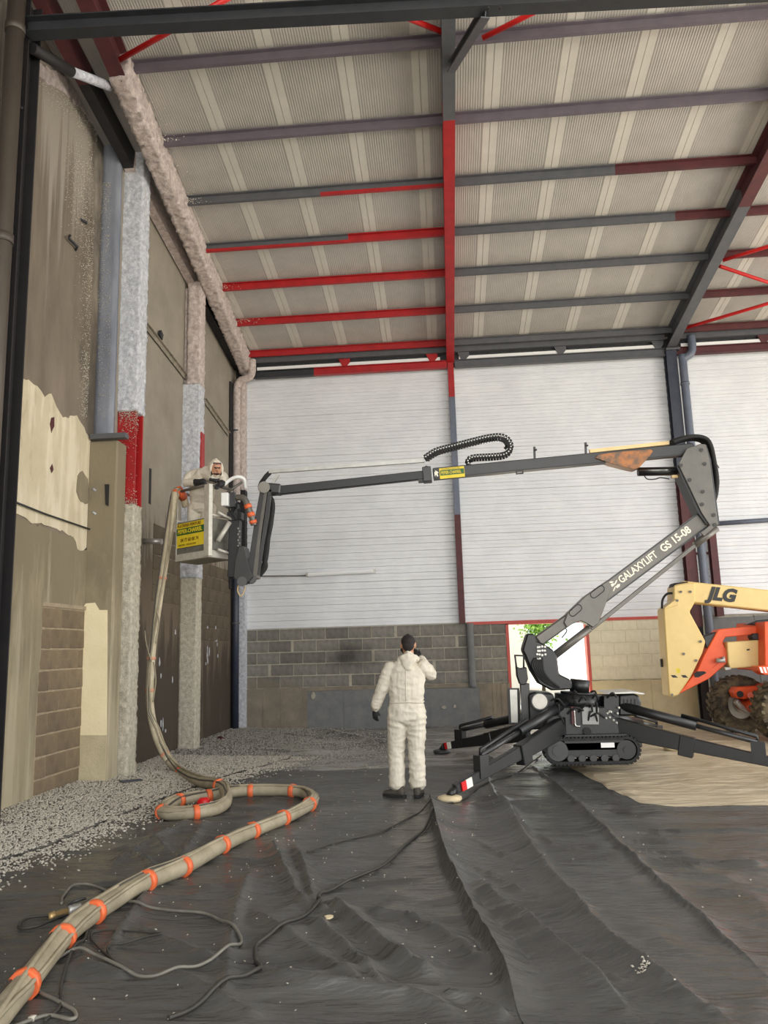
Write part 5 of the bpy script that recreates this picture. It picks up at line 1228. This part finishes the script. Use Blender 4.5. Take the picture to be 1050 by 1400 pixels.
class Body:
    def __init__(s): s.b = MB(); s.segs = []
    def limb(s, pts, rads, tagi, side=(1, 0, 0), n=16):
        pts = [Vector(p) for p in pts]; side = Vector(side); R = [(r, r) if not isinstance(r, tuple) else r for r in rads]
        # round the ends
        t0 = (pts[0]-pts[1]).normalized(); t1 = (pts[-1]-pts[-2]).normalized()
        P = [pts[0]+t0*min(R[0])*.55, pts[0]+t0*min(R[0])*.35]+pts+[pts[-1]+t1*min(R[-1])*.35, pts[-1]+t1*min(R[-1])*.55]
        k0 = lambda r, f: (r[0]*f, r[1]*f)
        RR = [k0(R[0], .35), k0(R[0], .75)]+R+[k0(R[-1], .75), k0(R[-1], .35)]
        vs = []; fs = []
        for i, p in enumerate(P):
            t = (P[min(i+1, len(P)-1)]-P[max(i-1, 0)]).normalized()
            x = (side-t*side.dot(t)); x = x.normalized() if x.length > 1e-3 else t.orthogonal().normalized(); y = t.cross(x)
            for j in range(n):
                a = 2*math.pi*j/n; vs.append(p+x*RR[i][0]*math.cos(a)+y*RR[i][1]*math.sin(a))
        m = len(P)
        for i in range(m-1):
            for j in range(n): fs.append((i*n+j, i*n+(j+1) % n, (i+1)*n+(j+1) % n, (i+1)*n+j))
        fs += [tuple(range(n))[::-1], tuple((m-1)*n+j for j in range(n))]
        s.b.add(vs, fs)
        for i in range(len(pts)-1): s.segs.append((pts[i], pts[i+1], sum(R[i])/2, sum(R[i+1])/2, tagi))
    def ball(s, c, r, tagi, side=(1, 0, 0), upv=(0, 0, 1)):
        c = Vector(c); u_ = Vector(upv).normalized(); rx, ry, rz = r
        pts = [c+u_*rz*math.sin(a) for a in np.linspace(-1.35, 1.35, 9)]; rr = [(max(.01, rx*math.cos(a)), max(.01, ry*math.cos(a))) for a in np.linspace(-1.35, 1.35, 9)]
        k = len(s.segs); s.limb(pts, rr, tagi, side); s.segs[k:] = [(c-u_*rz*.4, c+u_*rz*.4, (rx+ry)/2*.95, (rx+ry)/2*.95, tagi)]
    def hand(s, w, d, nrm, thumb, tagi, curl=.5, L_=.185):
        w = Vector(w); d = Vector(d).normalized(); nrm = Vector(nrm); nrm = (nrm-d*nrm.dot(d)).normalized(); sd = d.cross(nrm).normalized()
        th = sd if thumb > 0 else -sd
        s.limb([w, w+d*.045, w+d*.09], [(.026, .022), (.042, .017), (.043, .014)], tagi, sd)
        for k, (o, l) in enumerate(((.033, .072), (.011, .082), (-.011, .076), (-.032, .06))):
            b = w+d*.085+th*o; dd = d; pts = [b-d*.02]; p = b
            for q in range(3):
                a = curl*(q+.4)*.7; dirn = (d*math.cos(a)+nrm*math.sin(a)).normalized(); pts.append(p); p = p+dirn*l*(.46, .32, .24)[q]
            pts.append(p); s.limb(pts, [.0095, .0095, .009, .0082, .0075], tagi, sd, 8)
        b = w+d*.03+th*.03
        s.limb([b, b+th*.022+d*.028+nrm*.008, b+th*.03+d*.058+nrm*.02], [.0125, .0105, .0085], tagi, sd, 8)
    def build(s, name, mats, parent, voxel=.0075, wr=.006, seed=0, soft=3):
        o = s.b.build(name, mats[0])
        md = o.modifiers.new('r', 'REMESH'); md.mode = 'VOXEL'; md.voxel_size = voxel
        sm = o.modifiers.new('s', 'SMOOTH'); sm.iterations = soft; sm.factor = .5
        bpy.context.view_layer.update()
        me = bpy.data.meshes.new_from_object(o.evaluated_get(bpy.context.evaluated_depsgraph_get())); bpy.data.objects.remove(o)
        n = len(me.vertices); co = np.empty(n*3); me.vertices.foreach_get('co', co); co = co.reshape(-1, 3)
        nr = np.empty(n*3); me.vertices.foreach_get('normal', nr); nr = nr.reshape(-1, 3)
        best = np.full(n, 1e9); tg = np.zeros(n, int)
        for a, b, ra, rb, ti in s.segs:
            a = np.array(a); b = np.array(b); ab = b-a; l2 = max(1e-9, ab@ab); t = np.clip((co-a)@ab/l2, 0, 1)
            dd = np.linalg.norm(co-a-t[:, None]*ab, axis=1)-(ra+(rb-ra)*t); m = dd < best; best[m] = dd[m]; tg[m] = ti
        # cloth creases on the suit only
        suit = tg == 0
        w = np.zeros(n)
        for i in np.nonzero(suit)[0]:
            p = Vector(co[i]); q = Vector((p.x*7+seed, p.y*7, p.z*16)); w[i] = (1-abs(mnoise.noise(q))*2.2)*.7+mnoise.noise(p*26)*.35
        co = co+nr*(w*wr)[:, None]
        me.vertices.foreach_set('co', co.ravel())
        me.materials.clear()
        for m in mats: me.materials.append(m)
        lv = np.empty(len(me.loops), int); me.loops.foreach_get('vertex_index', lv)
        ls = np.empty(len(me.polygons), int); me.polygons.foreach_get('loop_start', ls)
        me.polygons.foreach_set('material_index', tg[lv[ls]].astype(np.int32)); me.polygons.foreach_set('use_smooth', np.ones(len(me.polygons), bool)); me.update()
        o = bpy.data.objects.new(name, me); COL.objects.link(o); put(o, parent); me.name = name; return o

# -- man standing on the sheet, seen from behind
m1 = thing('person', 'person in a white coverall standing on the black sheet, back turned, dark hair', 'person', (-.5, 9.2, .012))
B1 = Body(); y0 = 9.2
B1.limb([(-.50, y0, .86), (-.50, y0, .97), (-.50, y0, 1.05), (-.495, y0, 1.15), (-.49, y0, 1.30), (-.485, y0, 1.42), (-.47, y0, 1.49)], [(.225, .145), (.215, .145), (.19, .125), (.205, .14), (.215, .145), (.215, .13), (.13, .09)], 0)
for sgn, hip, knee, ank in ((-1, (-.605, y0, .90), (-.635, y0+.02, .50), (-.640, y0, .13)), (1, (-.395, y0, .90), (-.405, y0+.02, .50), (-.405, y0, .12))):
    h, k, a = Vector(hip), Vector(knee), Vector(ank)
    B1.limb([h, h.lerp(k, .5), k, k.lerp(a, .5), a], [(.118, .125), (.108, .115), (.092, .098), (.090, .095), (.088, .098)], 0)
    for zz, rr in ((.17, .094), (.24, .091), (.33, .093)):   # cloth gathered above the shoe
        c = k.lerp(a, (k.z-zz)/(k.z-a.z)); B1.limb([c-Vector((0, 0, .012)), c+Vector((0, 0, .012))], [rr, rr], 0)
B1.limb([(-.655, y0, 1.45), (-.715, y0, 1.36), (-.775, y0-.01, 1.20), (-.825, y0+.01, 1.10), (-.862, y0+.03, 1.0)], [.085, .08, .068, .062, .056], 0)
B1.hand((-.866, y0+.035, .985), (-.06, .12, -1), (.5, .8, 0), 1, 1, .6)
B1.limb([(-.315, y0, 1.45), (-.27, y0+.0, 1.41), (-.205, y0+.02, 1.345), (-.24, y0+.12, 1.42), (-.32, y0+.22, 1.52)], [.085, .08, .064, .058, .05], 0)
B1.hand((-.325, y0+.225, 1.53), (-.5, .1, .6), (-.3, -.8, 0), 1, 1, .9)
B1.limb([(-.465, y0, 1.46), (-.458, y0+.005, 1.56), (-.455, y0+.01, 1.62)], [.072, .06, .058], 2)
B1.ball((-.458, y0+.02, 1.705), (.078, .098, .112), 2)
B1.ball((-.475, y0+.055, 1.635), (.055, .055, .05), 2)          # jaw, turned a little to the left
B1.limb([(-.485, y0+.10, 1.70), (-.495, y0+.125, 1.68)], [.013, .017], 2); B1.ball((-.54, y0+.01, 1.69), (.012, .02, .03), 2); B1.ball((-.376, y0+.01, 1.69), (.012, .02, .03), 2)
B1.limb([(-.55, y0-.03, 1.52), (-.46, y0-.085, 1.545), (-.37, y0-.03, 1.53)], [(.045, .05), (.06, .05), (.045, .05)], 0, (0, 0, 1))
B1.limb([(-.46, y0-.07, 1.56), (-.455, y0-.11, 1.50), (-.455, y0-.13, 1.42)], [(.10, .05), (.085, .04), (.04, .025)], 0)
B1.limb([(-.535, y0+.02, 1.54), (-.46, y0-.055, 1.595), (-.385, y0+.02, 1.55)], [.03, .034, .03], 0)
bd1 = B1.build('body', [M_SUIT, M_GLOVE, M_SKIN], m1, wr=.011)
hb_ = Body(); hb_.ball((-.457, y0+.005, 1.735), (.085, .102, .082), 0); hb_.ball((-.456, y0-.045, 1.685), (.07, .05, .065), 0)
hb_.build('hair', [M_HAIR], m1, .008, 0)
bb = Body(); bb.limb([(-.535, y0+.05, 1.645), (-.515, y0+.10, 1.615), (-.465, y0+.12, 1.60), (-.41, y0+.09, 1.62)], [.022, .024, .024, .02], 0); bb.build('beard', [M_HAIR], m1, .007, 0)
wv = MB(); wv.tube([(-.497+.196*math.cos(a), y0+.134*math.sin(a), 1.05+.006*math.sin(3*a)) for a in np.linspace(0, 6.283, 33)], .010, 6); wv.build('waist_elastic', M_SUIT, m1)
wz = MB(); wz.tube([(-.486, y0-.140, 1.42), (-.489, y0-.150, 1.30), (-.494, y0-.145, 1.16), (-.497, y0-.132, 1.06)], .006, 6); wz.build('back_seam', M_SUIT, m1)
for hx, hy, dx, dy in ((-.625, y0-.02, -.80, .45), (-.405, y0-.02, .15, .95)):
    d = Vector((dx, dy, 0)).normalized(); S1 = Body(); h = Vector((hx, hy, .012))-d*.06
    S1.limb([h+Vector((0, 0, .05)), h+d*.08+Vector((0, 0, .055)), h+d*.17+Vector((0, 0, .04)), h+d*.24+Vector((0, 0, .032))], [(.038, .045), (.042, .048), (.046, .034), (.040, .024)], 0, d.cross(UP))
    S1.limb([h+d*.03+Vector((0, 0, .06)), h+d*.035+Vector((0, 0, .12))], [.045, .048], 0)
    so = S1.build('shoe', [M_SHOE], m1, .007, 0)
    ol = [h+d*x+d.cross(UP)*y for x, y in ((-.045, 0), (-.03, .035), (.05, .04), (.17, .05), (.25, .035), (.275, 0), (.25, -.035), (.17, -.05), (.05, -.04), (-.03, -.035))]
    MB().prism([Vector((p.x, p.y, .012)) for p in ol], (0, 0, .022)).build('sole', M_RUB, so)

# -- man leaning on the basket rail
m2 = thing('person', 'person in a white hooded coverall leaning on the work basket rail', 'person', (-3.62, 11.30, ZB+.05))
B2 = Body()
pel = Vector((-3.60, 11.27, 3.86)); ch = L(277, 657, 11.10); sh = L(282, 650, 11.02)
sR, sL = L(264, 650, 11.08), L(302, 651, 11.0)
B2.limb([pel-Vector((0, 0, .06)), pel+Vector((0, -.01, .06)), pel.lerp(ch, .55), ch, sh], [(.18, .14), (.17, .13), (.19, .15), (.205, .16), (.15, .11)], 0)
B2.limb([sR, ch+Vector((0, 0, .05)), sL], [.10, .14, .09], 0, (0, 0, 1))
for dx in (-.10, .10):
    h = pel+Vector((dx, .02, -.02)); k = Vector((h.x-.01, h.y-.03, ZB+.50)); a = Vector((h.x, h.y+.0, ZB+.16))
    B2.limb([h, h.lerp(k, .5), k, k.lerp(a, .5), a], [(.115, .12), (.105, .11), (.09, .095), (.09, .09), (.085, .09)], 0)
eR = L(255, 660, 11.02); wR = L(273, 659.5, 10.90); eL = L(306, 657, 10.93); wL = L(302.5, 662, 10.86)
B2.limb([sR, sR.lerp(eR, .5)+Vector((-.02, 0, .01)), eR, eR.lerp(wR, .6)], [.088, .078, .066, .06], 0)
B2.limb([eR.lerp(wR, .6), wR, wR.lerp(L(283, 657, 10.82), .5)], [.056, .05, .046], 1)
B2.hand(wR, L(283, 657, 10.82)-wR, (.2, -.6, -.8), 1, 1, 1.0)
B2.limb([sL, sL.lerp(eL, .5)+Vector((.02, 0, 0)), eL, eL.lerp(wL, .4)], [.085, .075, .062, .056], 0)
B2.limb([eL.lerp(wL, .4), wL, wL.lerp(L(298, 664, 10.78), .5)], [.055, .05, .045], 1)
B2.hand(wL, L(298, 664, 10.78)-wL, (-.3, -.4, -.9), -1, 1, 1.0)
hc = L(295, 641.5, 10.86); fd = Vector((.50, -.80, -.30)).normalized(); fs_ = fd.cross(UP).normalized(); fu = fs_.cross(fd)
B2.limb([sh, hc-fu*.10-fd*.03], [.075, .06], 0)
B2.ball(hc+fd*.015, (.074, .088, .108), 2, fs_, fu); B2.ball(hc+fd*.034-fu*.078, (.044, .044, .034), 3, fs_, fu)
B2.limb([hc+fd*.095+fu*.012, hc+fd*.122-fu*.022], [.011, .016], 2)                                 # nose
B2.limb([hc+fd*.088+fs_*.045+fu*.03, hc+fd*.096+fu*.028, hc+fd*.088-fs_*.045+fu*.03], [.0065, .006, .0065], 3)   # brows
B2.limb([hc+fd*.075-fs_*.04-fu*.06, hc+fd*.092-fu*.062, hc+fd*.075+fs_*.04-fu*.06], [.012, .014, .012], 3, fu)   # beard
B2.limb([hc+fd*.03-fs_*.072-fu*.02, hc+fd*.05-fs_*.058-fu*.07], [.018, .02], 3); B2.limb([hc+fd*.03+fs_*.072-fu*.02, hc+fd*.05+fs_*.058-fu*.07], [.018, .02], 3)
B2.ball(hc-fd*.032+fu*.02, (.097, .098, .128), 0, fs_, fu)
ring = [hc+fd*.035+fs_*.088*math.sin(a)+fu*(.118*math.cos(a)) for a in np.linspace(-2.4, 2.4, 13)]
B2.limb(ring, [.017]*13, 0); B2.limb([hc-fd*.02-fu*.11, sh+Vector((0, 0, .03))], [.10, .12], 0)
B2.limb([hc+fd*.06+fu*.088-fs_*.05, hc+fd*.078+fu*.088, hc+fd*.06+fu*.088+fs_*.05], [.012, .012, .012], 4)
B2.build('body', [M_SUIT, M_GLOVE, M_SKIN, M_HAIR, M_BAND], m2, wr=.006, seed=5)
for s in (-1, 1):
    e = MB(); c = hc+fd*.088+fs_*s*.032+fu*.012; e.tube([c-fd*.012, c-fd*.004, c+fd*.003], [.007, .0065, .003], 10); e.build('eye', M_HAIR, m2)
MB().tube([hc+fd*.104-fs_*.02-fu*.052, hc+fd*.112-fu*.05, hc+fd*.104+fs_*.02-fu*.052], .006, 6).build('mouth', M_MAR, m2)
gt = Body(); gt.limb([hc-fu*.15+fd*.01+fs_*.07, hc-fu*.165+fd*.06, hc-fu*.155+fd*.02-fs_*.06], [.03, .034, .03], 0); gt.build('dark_scarf', [M_GLOVE], m2, .008, 0)
for dx in (-.10, .10):
    S1 = Body(); h = Vector((pel.x+dx, pel.y+.06, ZB+.05)); d = Vector((.1, -1, 0)).normalized()
    S1.limb([h+Vector((0, 0, .05)), h+d*.1+Vector((0, 0, .055)), h+d*.2+Vector((0, 0, .035))], [(.04, .045), (.045, .048), (.042, .03)], 0, d.cross(UP)); S1.limb([h+d*.03+Vector((0, 0, .06)), h+d*.03+Vector((0, 0, .14))], [.045, .05], 0)
    S1.build('shoe', [M_SHOE], m2, .008, 0)

for o in bpy.data.objects:
    if '_base' in o: del o['_base']
